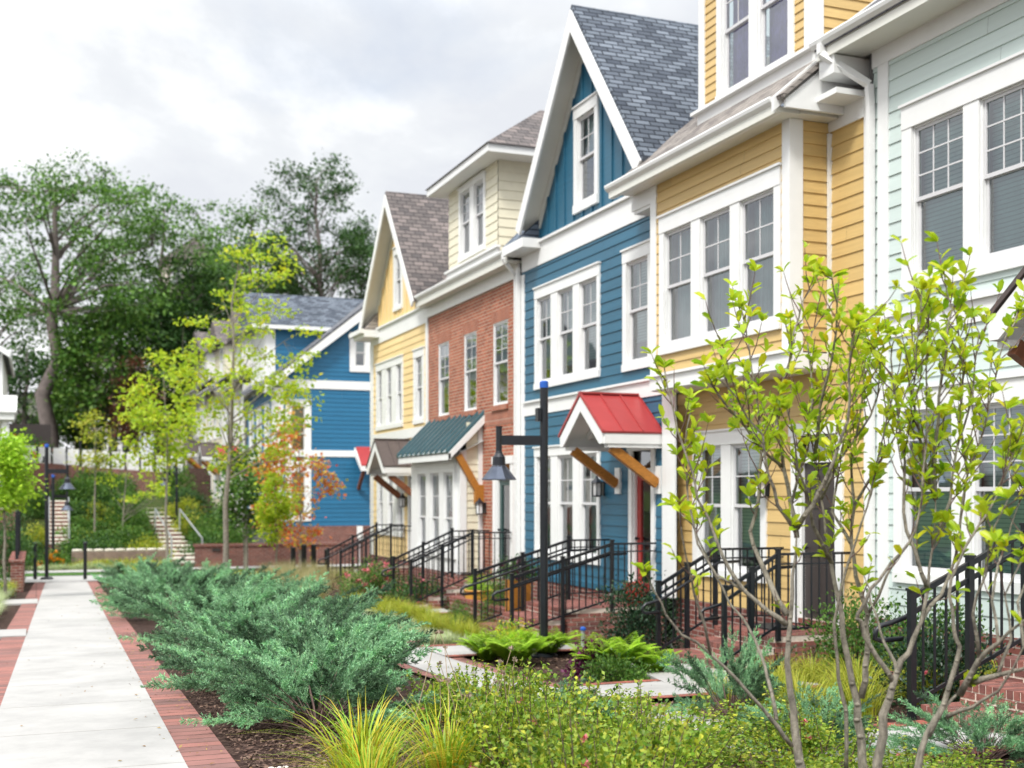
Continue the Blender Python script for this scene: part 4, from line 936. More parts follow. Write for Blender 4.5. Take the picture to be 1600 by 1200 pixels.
# upper wall and white fence
def upwall(px0, px1, pt0, pt1, y, h, lab):
    x0, x1 = FX(px0, y), FX(px1, y); z0, z1 = ZZ(pt0, x0, y), ZZ(pt1, x1, y); m = MB()
    m.prism([(x0,y,z0),(x1,y,z1),(x1,y,z1-h),(x0,y,z0-h)], (0,.3,0)); tag(m.build('brick_wall', M['brickdark']), lab, 'wall')
upwall(42, 126, 722, 727, 66, 2.0, 'upper brick wall at the left below the white panel fence'); upwall(127, 290, 729, 740, 65, 2.2, 'upper brick wall behind the planted slope, right of the tall post')
t = thing('panel_fence', 'white panel fence with dark posts above the upper brick wall', 'fence', (FX(40,66.5), 66.5, 1.6))
for i in range(11):
    px0 = 37+i*23; px1 = px0+19; y = 66.6; a, b = FX(px0, y), FX(px1, y); z1 = ZZ(697+i*1.5, a, y); z0 = z1-1.25
    m = MB(); m.box(a, b, y, y+.05, z0, z1); m.build('panel', M['white'], t); m = MB(); m.box(b+.02, b+.1, y-.03, y+.06, z0-.3, z1+.08); m.build('post', M['iron'], t)
x, y, z = pt(125, 765, 60); m = MB(); m.tube([(x,y,z-.8),(x,y,z+2.4)], .05, 8); o = m.build('utility_post', M['iron']); tag(o, 'slim dark post between the two upper brick walls', 'post')
m = MB(); x0, x1 = FX(10, 74), FX(80, 74); m.box(x0, x1, 74, 74.2, 2.0, 4.0); tag(m.build('dark_fence', M['doordark']), 'dark boarded fence at the foot of the big oak', 'fence')
t = thing('white_shed', 'white flat-roofed outbuilding far behind the big oak trunk', 'building', (FX(40,92), 92, 2.2)); x0, x1 = FX(18, 92), FX(62, 92)
m = MB(); m.box(x0, x1, 92, 97, 2, 7.0); m.build('wall', M['offwhite'], t); m = MB(); m.box(x0-.2, x1+.2, 91.8, 97.2, 7.0, 7.2); m.build('roof', M['shD'], t); m = MB(); m.box(x0+.4, x1-.4, 91.95, 92.0, 5.2, 5.6); m.build('window', M['doordark'], t)
# buildings glimpsed behind the trees
for lab, p0, p1, py, y, h in (('tan stone building glimpsed behind the trees left of centre', 120, 205, 560, 120, 14), ('beige gabled building glimpsed through the crowns above the far rowhouses', 262, 345, 405, 125, 22)):
    x0, x1 = FX(p0, y), FX(p1, y); zt = ZZ(py, (x0+x1)/2, y); t = thing('distant_building', lab, 'building', (x0, y, 2.5)); f = Fr('y', y); holes = []
    for i in range(4):
        for j in range(3): u = lerp(x0, x1, (i+.3)/4); z = zt-2.6-j*3.2; holes += window(t, f, [(u,u+.9)], z, z+1.6, grid=(1,1), blind=None)
    flat_wall('wall', f, t, x0, x1, 1.5, zt, M['mortar'], holes)
    m = MB(); m.box(x0, x0+.1, y, y+9, 1.5, zt); m.box(x1-.1, x1, y, y+9, 1.5, zt); m.box(x0, x1, y+8.9, y+9, 1.5, zt); m.build('side_wall', M['mortar'], t)
    m = MB(); m.prism([(x0-.4,y-.4,zt),((x0+x1)/2,y-.4,zt+2.2),(x1+.4,y-.4,zt)], (0,10,0)); m.build('roof', M['shT'], t)
# small things in the garden
def pot(label, x, y, z, r, h, mat):
    t = thing('plant_pot', label, 'pot', (x, y, z)); m = MB(); m.lathe([(r*.62,0),(r*.85,h*.35),(r,h*.75),(r*.94,h*.92),(r*1.04,h*.94),(r*1.04,h),(r*.9,h),(r*.86,h*.9)], x, y, z, 24); m.build('body', M[mat], t, smooth=True)
    m = MB(); m.lathe([(r*.86,h*.9),(.01,h*.9)], x, y, z, 16); m.build('soil', M['mulch'], t); return t
pot('glazed ochre pot holding a clipped green ball between the two stoops', 7.95, 22.0, gz(8,22), .30, .5, 'terracotta')
pot('red pot on the teal house landing by the door', 8.95, 17.45, -1.77, .2, .36, 'redpot')
m = MB(); m.box(7.5, 7.85, 19.2, 19.5, -2.3, -1.45); t = m.build('planter_box', M['wood']); tag(t, 'wooden planter with red flowers behind the teal house railing', 'planter')
x, y, z = gp(911, 1015)
t = thing('path_light', 'slim garden light with blue-white top beside the ferns', 'garden light', (x, y, z)); m = MB(); m.tube([(x,y,z),(x,y,z+.28)], .03, 8); m.build('stake', M['steel'], t); m = MB(); m.lathe([(.045,.28),(.045,.31),(.02,.33)], x, y, z, 8); m.build('cap', M['bluecap'], t)
# ------------------------------------------------------------------ plants
def unit(a): return a/np.maximum(np.linalg.norm(a, axis=1, keepdims=True), 1e-6)
def leaves(Cn, A, Nm, L, W, shape='diamond', rg=NR):
    """Cn base points, A axis, Nm normals"""
    n = len(Cn); A = unit(A); T = unit(np.cross(A, Nm)); Nn = np.cross(T, A)
    L = np.broadcast_to(L, (n,))[:, None]; W = np.broadcast_to(W, (n,))[:, None]
    if shape == 'diamond':
        V = np.stack([Cn, Cn+A*L*.5+T*W*.5+Nn*W*.15, Cn+A*L, Cn+A*L*.5-T*W*.5+Nn*W*.15], 1).reshape(-1, 3)
        b = (np.arange(n)*4)[:, None]; Fc = np.concatenate([b+np.array([0,1,2]), b+np.array([0,2,3])])
    elif shape == 'blade':
        V = np.stack([Cn-T*W*.5, Cn+T*W*.5, Cn+A*L], 1).reshape(-1, 3); b = (np.arange(n)*3)[:, None]; Fc = b+np.array([0,1,2])
    else:
        d = Nn*W; k = -.25
        V = np.stack([Cn, Cn+A*L*.5-d*.06, Cn+A*L*.97-d*.32, Cn+A*L*.34+T*W*.40+d*.18, Cn+A*L*.78+T*W*.40+d*.0, Cn+A*L*.34-T*W*.40+d*.18, Cn+A*L*.78-T*W*.40+d*.0], 1).reshape(-1, 3)
        b = (np.arange(n)*7)[:, None]
        Fc = np.concatenate([b+np.array(t) for t in ((0,1,3),(3,1,4),(4,1,2),(0,5,1),(5,6,1),(6,2,1))])
    return V, Fc
def randdir(n, rg=NR): return unit(rg.normal(size=(n, 3)))
def merge(parts):
    Vs = []; Fs = []; o = 0
    for V, Fc in parts: Vs.append(V); Fs.append(Fc+o); o += len(V)
    return np.concatenate(Vs), np.concatenate(Fs)
def local_build(mb, name, mat, parent, smooth=True):
    """MB whose coordinates are already local to the thing"""
    me = bpy.data.meshes.new(name); me.from_pydata(mb.v, [], mb.f); me.materials.append(mat)
    if smooth: me.polygons.foreach_set('use_smooth', [True]*len(me.polygons))
    me.update(); return link(name, me, parent, ORG[parent.name])
def dup(src, label, loc, rz=0, s=1.0, sz=None, group=None, mat=None):
    o = src.copy(); COL.objects.link(o); o.location = loc; o.rotation_euler = (0, 0, rz); o.scale = (s, s, sz or s)
    o['label'] = label
    if group: o['group'] = group
    ORG[o.name] = Vector(loc)
    for ch in list(src.children):
        c = ch.copy(); COL.objects.link(c); c.parent = o
        if mat and ch.name.startswith(('foliage','fronds','blades','flower')): c.material_slots[0].link = 'OBJECT'; c.material_slots[0].material = mat
    return o
LM = {}
LM['near'] = leafmat('shrub_leaf', [(.56,.64,.03),(.44,.58,.03),(.64,.66,.02),(.20,.40,.02),(.66,.66,.03),(.48,.64,.04),(.28,.48,.02),(.55,.66,.03),(.42,.58,.03),(.36,.54,.02),(.50,.62,.03),(.24,.46,.02),(.70,.58,.02)], .5, .35, .3)
LM['juniper'] = leafmat('juniper_needle', [(.08,.21,.105),(.16,.34,.175),(.30,.48,.29),(.19,.36,.14),(.06,.16,.08),(.24,.42,.23)], .25, .6, .5, 4, (.35, 1.75))
LM['lime'] = leafmat('rose_leaf', [(.08,.20,.015),(.24,.38,.035),(.42,.52,.06),(.14,.29,.02),(.52,.52,.05),(.05,.14,.012),(.34,.47,.06)], .35, .45, .7)
LM['yellowgreen'] = leafmat('yellow_leaf', [(.36,.52,.03),(.50,.62,.04),(.28,.46,.03),(.62,.60,.03)], .5, .5, .3)
LM['oak'] = leafmat('oak_leaf', [(.06,.155,.025),(.11,.24,.035),(.17,.33,.05),(.08,.19,.03),(.035,.10,.018)], .3, .45, .7)
LM['dark'] = leafmat('dark_leaf', [(.02,.065,.013),(.038,.11,.022),(.075,.165,.035),(.026,.075,.016)], .25, .5, .7)
LM['mid'] = leafmat('mid_leaf', [(.035,.11,.015),(.09,.21,.03),(.06,.15,.02),(.18,.31,.05),(.02,.07,.015)], .35, .5, .6)
LM['red'] = leafmat('maple_red_leaf', [(.55,.06,.03),(.62,.20,.04),(.60,.34,.05),(.50,.10,.04),(.55,.42,.06),(.35,.38,.05)], .4, .5, .3)
LM['fern'] = leafmat('fern_leaf', [(.28,.52,.03),(.45,.66,.05),(.36,.58,.04)], .4, .5)
LM['grass'] = leafmat('grass_blade', [(.14,.34,.02),(.28,.50,.03),(.42,.55,.03),(.66,.50,.04),(.22,.42,.02),(.72,.38,.03)], .35, .45)
LM['limegrass'] = leafmat('lime_grass_blade', [(.26,.36,.02),(.38,.42,.03),(.46,.44,.05),(.16,.28,.02)], .35, .5)
LM['pale'] = leafmat('pale_groundcover_leaf', [(.42,.50,.26),(.55,.60,.38),(.34,.45,.15),(.60,.62,.44)], .3, .5)
LM['feather'] = leafmat('feather_grass_blade', [(.34,.32,.12),(.50,.43,.24),(.28,.32,.08),(.58,.48,.32)], .35, .6)
LM['purple'] = leafmat('purple_leaf', [(.09,.012,.05),(.16,.02,.09),(.05,.01,.03)], .3, .5)
LM['blackgreen'] = leafmat('holly_leaf', [(.012,.035,.015),(.02,.055,.025),(.035,.08,.03)], .15, .35)
LM['pink'] = leafmat('pink_petal', [(.75,.18,.22),(.80,.32,.34),(.62,.08,.12)], .35, .5, .3)
LM['whitefl'] = leafmat('white_petal', [(.8,.8,.76),(.72,.74,.74)], .35, .5, .2)
LM['orangefl'] = leafmat('orange_petal', [(.8,.25,.02),(.85,.4,.02)], .3, .5, .2)
LM['seed'] = leafmat('dry_seedhead', [(.42,.34,.26),(.30,.22,.17)], .2, .7, .3)
LM['purplefl'] = leafmat('lilac_petal', [(.35,.32,.5),(.45,.42,.6)], .3, .5, .2)
# --- mound of leaves (shrub)
def mound(n, rx, rz, L, W, clusters=60, spread=.16, seed=1, shape='diamond', up=.5, base=.0, droop=0, core=.25):
    rg = np.random.default_rng(seed)
    ph = rg.uniform(0, 2*math.pi, clusters); ct = rg.uniform(.0, 1, clusters)**.8; rr = rg.uniform(.55, 1.06, clusters)
    rr[: int(clusters*core)] *= .6
    st = np.sqrt(1-ct**2); cc = np.stack([np.cos(ph)*st*rr*rx, np.sin(ph)*st*rr*rx, base+ct*rr*rz], 1)
    idx = rg.integers(0, clusters, n); off = rg.normal(size=(n, 3))*spread*np.array([1, 1, .75]); P = cc[idx]+off
    P[:, 2] = np.abs(P[:, 2])
    out = unit(P*np.array([1/rx, 1/rx, 1/rz]))
    A = unit(out*.6+randdir(n, rg)*.9+np.array([0, 0, up-droop])); Nm = unit(out*.8+randdir(n, rg)*1.1+np.array([0, 0, .6]))
    s = rg.uniform(.7, 1.25, n)
    return (*leaves(P, A, Nm, L*s, W*s, shape), cc)
def shrub(name, label, cat, loc, mat, stemmat='twig', group=None, seed=1, rx=.5, rz=.6, n=2500, L=.04, W=.022, clusters=60, spread=.12, flowers=None, shoots=0, **kw):
    t = thing(name, label, cat, loc, group); V, Fc, cc = mound(n, rx, rz, L, W, clusters, spread, seed, **kw); sh = []
    rg = np.random.default_rng(seed+77)
    for i in range(shoots):
        az = rg.uniform(0, 6.28); r0 = rg.uniform(.1, .9)*rx; b = np.array([math.cos(az)*r0, math.sin(az)*r0, rz*.45]); e = b*np.array([1.25, 1.25, 1])+np.array([rg.normal()*.05, rg.normal()*.05, rz*rg.uniform(.55, .95)*(1.15-r0/rx*.5)]); sh.append((b, e))
        k = 26; q = np.linspace(.2, 1, k)[:, None]; P = b*(1-q)+e*q; A = unit(randdir(k, rg)*1.0+np.array([0, 0, .25])); V2, F2 = leaves(P, A, randdir(k, rg)*.6+np.array([0, 0, 1.]), L*rg.uniform(.7, 1.3, k), W*1.05); Fc = np.concatenate([Fc, F2+len(V)]); V = np.concatenate([V, V2])
    np_mesh('foliage', V, Fc, mat, t)
    m = MB(); rg = random.Random(seed)
    for b, e in sh: m.tube([(b[0]*.3, b[1]*.3, 0), tuple(b), tuple(e)], [.006, .004, .0015], 4, cap=False)
    for c in cc[::2]:
        mid = (c[0]*.35+rg.uniform(-.03,.03), c[1]*.35+rg.uniform(-.03,.03), c[2]*.5); m.tube([(c[0]*.05, c[1]*.05, -.02), mid, tuple(c)], [.009*rx/.5, .006*rx/.5, .002], 4, cap=False)
    local_build(m, 'stem', M[stemmat], t)
    if flowers and flowers[1] <= 6:
        fm, nf, fs = flowers; rg = np.random.default_rng(seed+5)
        for c in cc[rg.choice(len(cc), nf, replace=False)]:
            q = 14; P = np.tile(c*1.08, (q, 1))+rg.normal(size=(q, 3))*fs*.12; V, Fc = leaves(P, randdir(q, rg)+np.array([0,0,.5]), randdir(q, rg), fs*.6, fs*.5); np_mesh('flower', V, Fc, fm, t)
    elif flowers:
        fm, nf, fs = flowers; rg = np.random.default_rng(seed+5); k = rg.choice(len(cc), min(nf, len(cc)), replace=False); parts = []
        for c in cc[k]:
            c = c*1.08; q = 14; P = np.tile(c, (q, 1))+rg.normal(size=(q, 3))*fs*.12; parts.append(leaves(P, randdir(q, rg)+np.array([0,0,.5]), randdir(q, rg), fs*.6, fs*.5))
        V, Fc = merge(parts); np_mesh('flower', V, Fc, fm, t)
    return t
# --- juniper
def juniper_mesh(seed, nb=60, R0=1.15):
    rg = np.random.default_rng(seed); parts = []; mb = MB(); Cs = []; Ts = []; Ws = []
    for i in range(nb):
        az = rg.uniform(0, 2*math.pi) if i % 5 < 3 else rg.normal()*.7+.5; el = math.radians(rg.uniform(9, 60)); Lb = R0*rg.uniform(.6, 1.12)*(1.0 if el < .7 else .82)
        n = 12; t = np.linspace(0, 1, n)[:, None]; tone = rg.uniform(); h = np.array([math.cos(az), math.sin(az), 0]); sd = np.array([-math.sin(az), math.cos(az), 0])
        start = h*rg.uniform(0, .15)+np.array([0, 0, rg.uniform(0, .1)])
        P = start+h*Lb*math.cos(el)*t+np.array([0, 0, 1])*(Lb*math.sin(el)*t**.85-.10*t**3)+sd*rg.normal()*.12*t**2
        mb.tube([tuple(p) for p in P[:8:2]], [.009, .007, .005, .003], 4, cap=False)
        plumes = [(P, .42)]
        for k in range(5):
            u = rg.uniform(.40, .97); j = int(u*(n-1)); b = P[j]; ax = unit((P[min(j+1, n-1)]-P[max(j-1, 0)])[None])[0]
            d = ax+sd*rg.choice([-1, 1])*rg.uniform(.15, .6)+np.array([0, 0, rg.uniform(-.05, .4)]); d /= np.linalg.norm(d); l = rg.uniform(.20, .46)*(1.15-u*.5)
            tt = np.linspace(0, 1, 6)[:, None]; Q = b+d*l*tt+np.array([0, 0, -.12*l])*tt**2; plumes.append((Q, 0.0))
        for Q, t0 in plumes:
            n2 = len(Q); L2 = np.linalg.norm(Q[-1]-Q[0]); m = int(max(12, L2*(1-t0)*74)); tt = rg.uniform(t0, 1, m); idx = np.clip((tt*(n2-1)).astype(int), 0, n2-2); f_ = (tt*(n2-1)-idx)[:, None]
            B = Q[idx]*(1-f_)+Q[idx+1]*f_; ax = unit(Q[idx+1]-Q[idx]); tw = unit(ax*1.25+randdir(m, rg)*.95+np.array([0, 0, .12])); lt = (.075*(1.15-tt*.92)+.010)*rg.uniform(.7, 1.2, m)
            k = 5; q = np.linspace(.1, 1, k); C0 = (B[:, None, :]+tw[:, None, :]*(q[None, :, None]*lt[:, None, None])).reshape(-1, 3); Cs.append(C0); Ts.append(np.repeat(tw, k, 0)); Ws.append(np.full(len(C0), np.clip(tone+rg.normal()*.22, 0, 1)))
    C0 = np.concatenate(Cs); T = np.concatenate(Ts); W_ = np.concatenate(Ws); W_ = np.concatenate([W_, W_]); C0 = np.concatenate([C0, C0]); T = np.concatenate([T, T])
    D = unit(T+randdir(len(C0), rg)*.75); V, Fc = leaves(C0, D, randdir(len(C0), rg), rg.uniform(.018, .034, len(C0)), .0088, 'blade')
    return V, Fc, mb, W_
JG = 'blue-green spreading junipers in the middle bed'
def juniper(seed, label, loc, **k):
    t = thing('juniper', label, 'shrub', loc, JG); V, Fc, mb, W_ = juniper_mesh(seed, **k); o = np_mesh('foliage', V, Fc, LM['juniper'], t); at = o.data.attributes.new('spray', 'FLOAT', 'FACE'); at.data.foreach_set('value', W_.astype(np.float32)); local_build(mb, 'stem', M['twig'], t); return t
def g3(x, y, dz=0): return (x, y, gz(x, y)+dz)
JL = [(1.9,9.7),(1.85,8.5),(1.95,11.8),(2.35,10.9),(2.0,14.6),(2.65,13.7),(2.05,17.4),(3.0,16.8),(2.15,20.6),(3.4,20.2),(2.25,24.4),(3.5,23.9),(2.35,28.4),(3.6,27.8),(2.4,32.3),(3.3,7.9),(4.75,6.7),(5.5,6.0),(2.35,13.2),(5.2,8.5),(1.68,9.0),(1.75,10.7)]
JT = ['nearest big juniper beside the mulch gap and path edge','second near juniper, behind the lime rose bushes','juniper leaning over the brick edging just past the nearest one','juniper right of centre in the near part of the bed',
 'path-side juniper in the middle of the bed','inner juniper in the middle of the bed','path-side juniper beyond the middle of the bed','inner juniper overlooking the pale walkway','path-side juniper level with the lamp post','inner juniper below the pale groundcover',
 'path-side juniper where the red maple shows above','inner juniper in front of the feather grass','path-side juniper near the far end of the bed','inner juniper near the far end of the bed','farthest juniper by the end of the path','low juniper sprays among the lime rose bushes','juniper spray at the foot of the grey multi-stemmed shrubs','small juniper at the lower right by the brick steps','juniper filling the bed behind the two nearest ones','upright juniper spray between the grey stems','small low juniper skirting the mulch gap at the near corner of the bed','low juniper spilling towards the brick edging near the front']
J = [juniper(s, JT[i], g3(*JL[i])) for i, s in enumerate((101, 102, 103))]; J[1].scale = (.74, .74, .8)
for i in range(3, len(JL)):
    sc = R.uniform(.95, 1.12); sz = sc*R.uniform(.85, 1.05)
    if i in (15, 16, 17): sc, sz = .5, .48
    if i == 19: sc, sz = .5, .8
    if i > 19: sc, sz = .52, .55
    dup(J[i % 3], JT[i], g3(*JL[i]), R.uniform(-1.0, 1.0), sc, sz)
# --- lime rose bushes at the bottom
RL = [(2.6,6.3),(2.95,7.3),(2.95,5.8),(3.55,6.45),(3.6,7.9),(4.25,7.4),(4.35,6.2),(3.35,5.0),(4.75,5.6),(2.4,5.2),(4.2,8.6),(4.95,7.3),(3.85,4.6),(2.95,8.5)]
RT = ['lime green rose bush right of the daylily clump','lime rose bush in front of the near junipers','low lime rose bush at the bottom edge left of centre','lime rose bush at the bottom centre with a pink bloom','lime rose bush against the pale walkway','lime rose bush left of the grey stems','lime rose bush around the foot of the first grey stem','lowest lime rose bush cut by the bottom edge','lime rose bush between the grey stems at the bottom right','lime bush hidden behind the daylily blades','lime rose bush nearest the walkway slabs','lime bush right of the first grey stem','lime bush at the very bottom under the grey shrubs','lime rose bush tangled into the juniper']
rs = []
for i, (x, y) in enumerate(RL):
    if i < 3: rs.append(shrub('rose_bush', RT[i], 'bush', g3(x, y), LM['lime'], 'twig', 'lime green rose bushes in the foreground', 40+i, .52, .46, 4400, .034, .022, 40, .075, flowers=(LM['pink'], 3, .045), core=.45, shoots=22))
    else: dup(rs[i % 3], RT[i], g3(x, y), R.uniform(0, 6.28), R.uniform(.85, 1.1), (R.uniform(.75, .95) if x < 3.1 else R.uniform(.40,.66)))
# --- blades
def tuft_mesh(seed, nb, h, spread, w, seg=6, lean=.8):
    rg = np.random.default_rng(seed); az = rg.uniform(0, 2*math.pi, nb); Lh = h*rg.uniform(.55, 1.1, nb); ln = lean*rg.uniform(.25, 1.1, nb)
    b = np.stack([np.cos(az), np.sin(az), 0*az], 1); base = b*rg.uniform(0, spread, nb)[:, None]; d = unit(b+rg.normal(size=(nb,3))*.35*np.array([1,1,0])); Vs = []; 
    T = np.stack([-d[:,1], d[:,0], 0*az], 1)
    for k in range(seg+1):
        t = k/seg; p = base+d*(ln*Lh*t**1.8)[:, None]+np.array([0,0,1])*(Lh*(t-.42*ln*t**2.6))[:, None]; ww = w*(1-t**1.6)*.5+.0004
        Vs += [p-T*ww, p+T*ww]
    V = np.stack(Vs, 1).reshape(-1, 3); b0 = (np.arange(nb)*(2*(seg+1)))[:, None]; Fc = np.concatenate([b0+np.array([2*k, 2*k+1, 2*k+3, 2*k+2]) for k in range(seg)]); return V, Fc
def tuft(name, label, cat, loc, mat, group, seed, nb, h, spread, w, lean=.8, seg=6, part='blades'):
    t = thing(name, label, cat, loc, group); V, Fc = tuft_mesh(seed, nb, h, spread, w, seg, lean); np_mesh(part, V, Fc, mat, t); return t
def many(src, locs, labels, srange=(.85, 1.15), **k):
    for i, l in enumerate(locs): dup(src, labels if isinstance(labels, str) else labels[i], g3(*l), R.uniform(0, 6.28), R.uniform(*srange), **k)
a = tuft('daylily', 'yellow-green daylily clump nearest the path at the bottom', 'daylily', g3(1.72, 6.72), LM['grass'], 'daylily clumps at the bottom of the picture', 61, 190, .60, .18, .011, 1.1)
b = tuft('daylily', 'daylily clump with orange-tinged blades, right of the nearest clump', 'daylily', g3(2.15, 6.5), LM['grass'], 'daylily clumps at the bottom of the picture', 62, 190, .58, .18, .011, 1.1)
dup(a, 'small daylily clump at the bottom edge below the other two', g3(1.62, 6.2), 2.0, .8)
t = thing('dry_stalks', 'dry beige flower stalks with seed heads rising from the daylilies', 'stalks', g3(2.4, 6.9)); m = MB(); parts = []; rg = np.random.default_rng(5)
for i in range(16):
    a0 = rg.uniform(0, 6.28); r0 = rg.uniform(0, .5); h = rg.uniform(.4, .85); p = (r0*math.cos(a0), r0*math.sin(a0), 0); q = (p[0]+rg.uniform(-.25,.25), p[1]+rg.uniform(-.2,.2), h); mid = ((p[0]+q[0])/2+.02, (p[1]+q[1])/2, h*.55)
    m.tube([p, mid, q], [.0035, .003, .002], 5, cap=False); P = np.tile(np.array(q), (12, 1)); parts.append(leaves(P, randdir(12, rg)+np.array([0,0,.9]), randdir(12, rg), .028, .014))
local_build(m, 'stem', paint('dry_stalk', (.36,.27,.18), .8), t)
for V, Fc in parts: np_mesh('seed_head', V, Fc, LM['seed'], t)
# lime grass strip and pale groundcover by the walkway, feather grass
GG = 'lime sedge tufts along the walkway bed'
a = tuft('sedge', 'lime sedge tuft in the strip between the walkway and the stoops', 'sedge', g3(6.2, 17.6), LM['limegrass'], GG, 71, 260, .36, .20, .008, .95, 5)
loc = [(6.1+R.uniform(-.2,.5), 17.9+.55*i) for i in range(14)]+[(6.7+R.uniform(-.2,.3), 18.2+.7*i) for i in range(8)]
many(a, loc, 'lime sedge tuft in the strip between the walkway and the stoops')
a = tuft('sedge', 'yellow-green sedge tuft in the bed between the ochre and mint green stoops', 'sedge', g3(6.3, 9.2), LM['limegrass'], 'sedge tufts in the bed before the mint green house', 72, 260, .42, .20, .008, .95, 5)
many(a, [(5.75,8.3),(5.7,9.0),(5.9,9.7),(6.4,8.4),(6.5,9.8),(6.9,9.0),(7.3,8.6),(7.2,9.8),(7.0,10.5),(7.7,9.3),(7.8,10.3),(7.9,11.2),(8.5,9.0)], 'yellow-green sedge tuft in the bed between the ochre and mint green stoops')
a = tuft('pale_groundcover', 'cream-variegated groundcover tuft edging the pale walkway', 'groundcover plant', g3(5.75, 17.4), LM['pale'], 'cream-variegated tufts edging the walkway', 73, 240, .20, .2, .012, 1.1, 4)
many(a, [(5.55+.03*i+R.uniform(-.1,.3), 17.5+.42*i) for i in range(16)]+[(5.9+R.uniform(-.1,.3), 17.2+.6*i) for i in range(8)], 'cream-variegated groundcover tuft edging the pale walkway')
a = tuft('feather_grass', 'beige feather grass tuft beyond the junipers', 'ornamental grass', g3(5.0, 25), LM['feather'], 'beige feather grass tufts beyond the junipers', 74, 340, .72, .20, .007, .75, 5)
many(a, [(4.6+R.uniform(0,3.0), 24.5+.65*i+R.uniform(-.3,.3)) for i in range(20)]+[(5.5+R.uniform(0,2.5), 30+.6*i) for i in range(8)], 'beige feather grass tuft beyond the junipers')
# left beds
a = tuft('pale_grass', 'cream and green striped grass tuft left of the path', 'grass tuft', g3(-1.0, 22), LM['pale'], 'striped grass tufts left of the path', 75, 260, .34, .22, .012, 1.0, 5)
many(a, [(-1.05-R.uniform(0,1.3), 19.6+.36*i) for i in range(34)]+[(-.75-R.uniform(0,.25), 19.8+.5*i) for i in range(24)], 'cream and green striped grass tuft left of the path')
a = tuft('lime_grass', 'bright lime grass tuft near the low wall left of the path', 'grass tuft', g3(-.75, 31.5), LM['limegrass'], 'lime grass tufts near the low wall', 76, 260, .4, .2, .010, .9, 5)
many(a, [(-.6-R.uniform(0,.5), 29.5+.5*i) for i in range(8)], 'bright lime grass tuft near the low wall left of the path')
tt = thing('lavender', 'lilac flower spikes standing in the striped grass left of the path', 'flowers', g3(-1.2, 25)); rg = np.random.default_rng(9); m = MB(); parts = []
for i in range(22):
    x, y = rg.uniform(-.4,.5), rg.uniform(-2,2); h = rg.uniform(.4,.6); m.tube([(x,y,0),(x,y,h)], .004, 4, cap=False); P = np.array([x,y,h-.14])+rg.uniform(0,1,(20,1))*np.array([0,0,.16]); parts.append(leaves(P, randdir(20, rg), randdir(20, rg), .02, .012))
local_build(m, 'stem', M['twig'], tt); V, Fc = merge(parts); np_mesh('flower', V, Fc, LM['purplefl'], tt)
# ferns
def fern(label, loc, seed, nf=30, h=.66):
    rg = np.random.default_rng(seed); t = thing('fern', label, 'fern', loc, 'bright green ferns in the bed by the lamp post'); parts = []
    for i in range(nf):
        az = i*2.4+rg.uniform(-.3,.3); L0 = h*rg.uniform(.8, 1.2); n = 22; s = np.linspace(.05, 1, n); d = np.array([math.cos(az), math.sin(az), 0]); k = rg.uniform(.35, .85)
        P = d*(L0*k*s[:, None]**1.1)+np.array([0,0,1])*(L0*(.85*s-.55*k*s**2.4))[:, None]; sd = np.array([-d[1], d[0], 0])
        for sg in (-1, 1):
            for rep in (0, 1): parts.append(leaves(P+d*rep*.01, np.tile(sd*sg, (n, 1))+d*.5+np.array([0,0,-.1]), np.tile([0,0,1.], (n,1))+randdir(n, rg)*.2, .13*np.sin(np.pi*np.clip(s*.85+.12,0,1))*L0/.5, .030))
    V, Fc = merge(parts); np_mesh('fronds', V, Fc, LM['fern'], t); return t
a = fern('bright green fern at the foot of the lamp post', g3(5.75, 14.6), 81)
b = fern('large bright fern right of the lamp post, behind the purple plant', g3(6.35, 13.0), 82, 40, .74)
dup(a, 'fern behind the lamp post towards the teal house stoop', g3(6.5, 15.3), 1.2, .9); dup(b, 'fern left of the lamp post beside the walkway corner', g3(5.6, 15.2), 2.2, .8); dup(a, 'fern at the right end of the bed by the dark shrub', g3(6.75, 12.75), 3.2, .8)
shrub('purple_plant', 'small dark purple leafy plant in front of the large fern', 'plant', g3(6.0, 12.95), LM['purple'], seed=90, rx=.2, rz=.42, n=500, L=.06, W=.045, clusters=18, spread=.06)
shrub('low_shrub', 'low dark green mound right of the purple plant', 'bush', g3(6.15, 12.45), LM['mid'], seed=91, rx=.33, rz=.26, n=2600, L=.035, W=.022, clusters=50, spread=.08)
shrub('holly', 'dark glossy bush between the teal and ochre house stoops', 'bush', g3(7.6, 14.75), LM['blackgreen'], seed=92, rx=.55, rz=1.0, n=4500, L=.05, W=.03, clusters=80, spread=.12)
shrub('holly', 'dark rounded bush behind the post of the mint green stoop', 'bush', g3(7.3, 8.5), LM['blackgreen'], seed=93, rx=.5, rz=.75, n=4500, L=.04, W=.026, clusters=80, spread=.12, flowers=(LM['pink'], 4, .05))
shrub('leafy_bush', 'mid green bush growing against the mint green foundation', 'bush', g3(8.6, 10.2), LM['mid'], seed=94, rx=.55, rz=.85, n=4000, L=.05, W=.03, clusters=70, spread=.13)
shrub('leafy_bush', 'mid green bush at the right side of the ochre house landing', 'bush', g3(8.8, 11.6), LM['mid'], seed=95, rx=.5, rz=.95, n=3500, L=.05, W=.028, clusters=60, spread=.14)
shrub('rusty_bush', 'rusty green bush behind the fern left of the teal house steps', 'bush', g3(6.3, 16.1), LM['grass'], seed=96, rx=.3, rz=.4, n=1500, L=.035, W=.022, clusters=40, spread=.07)
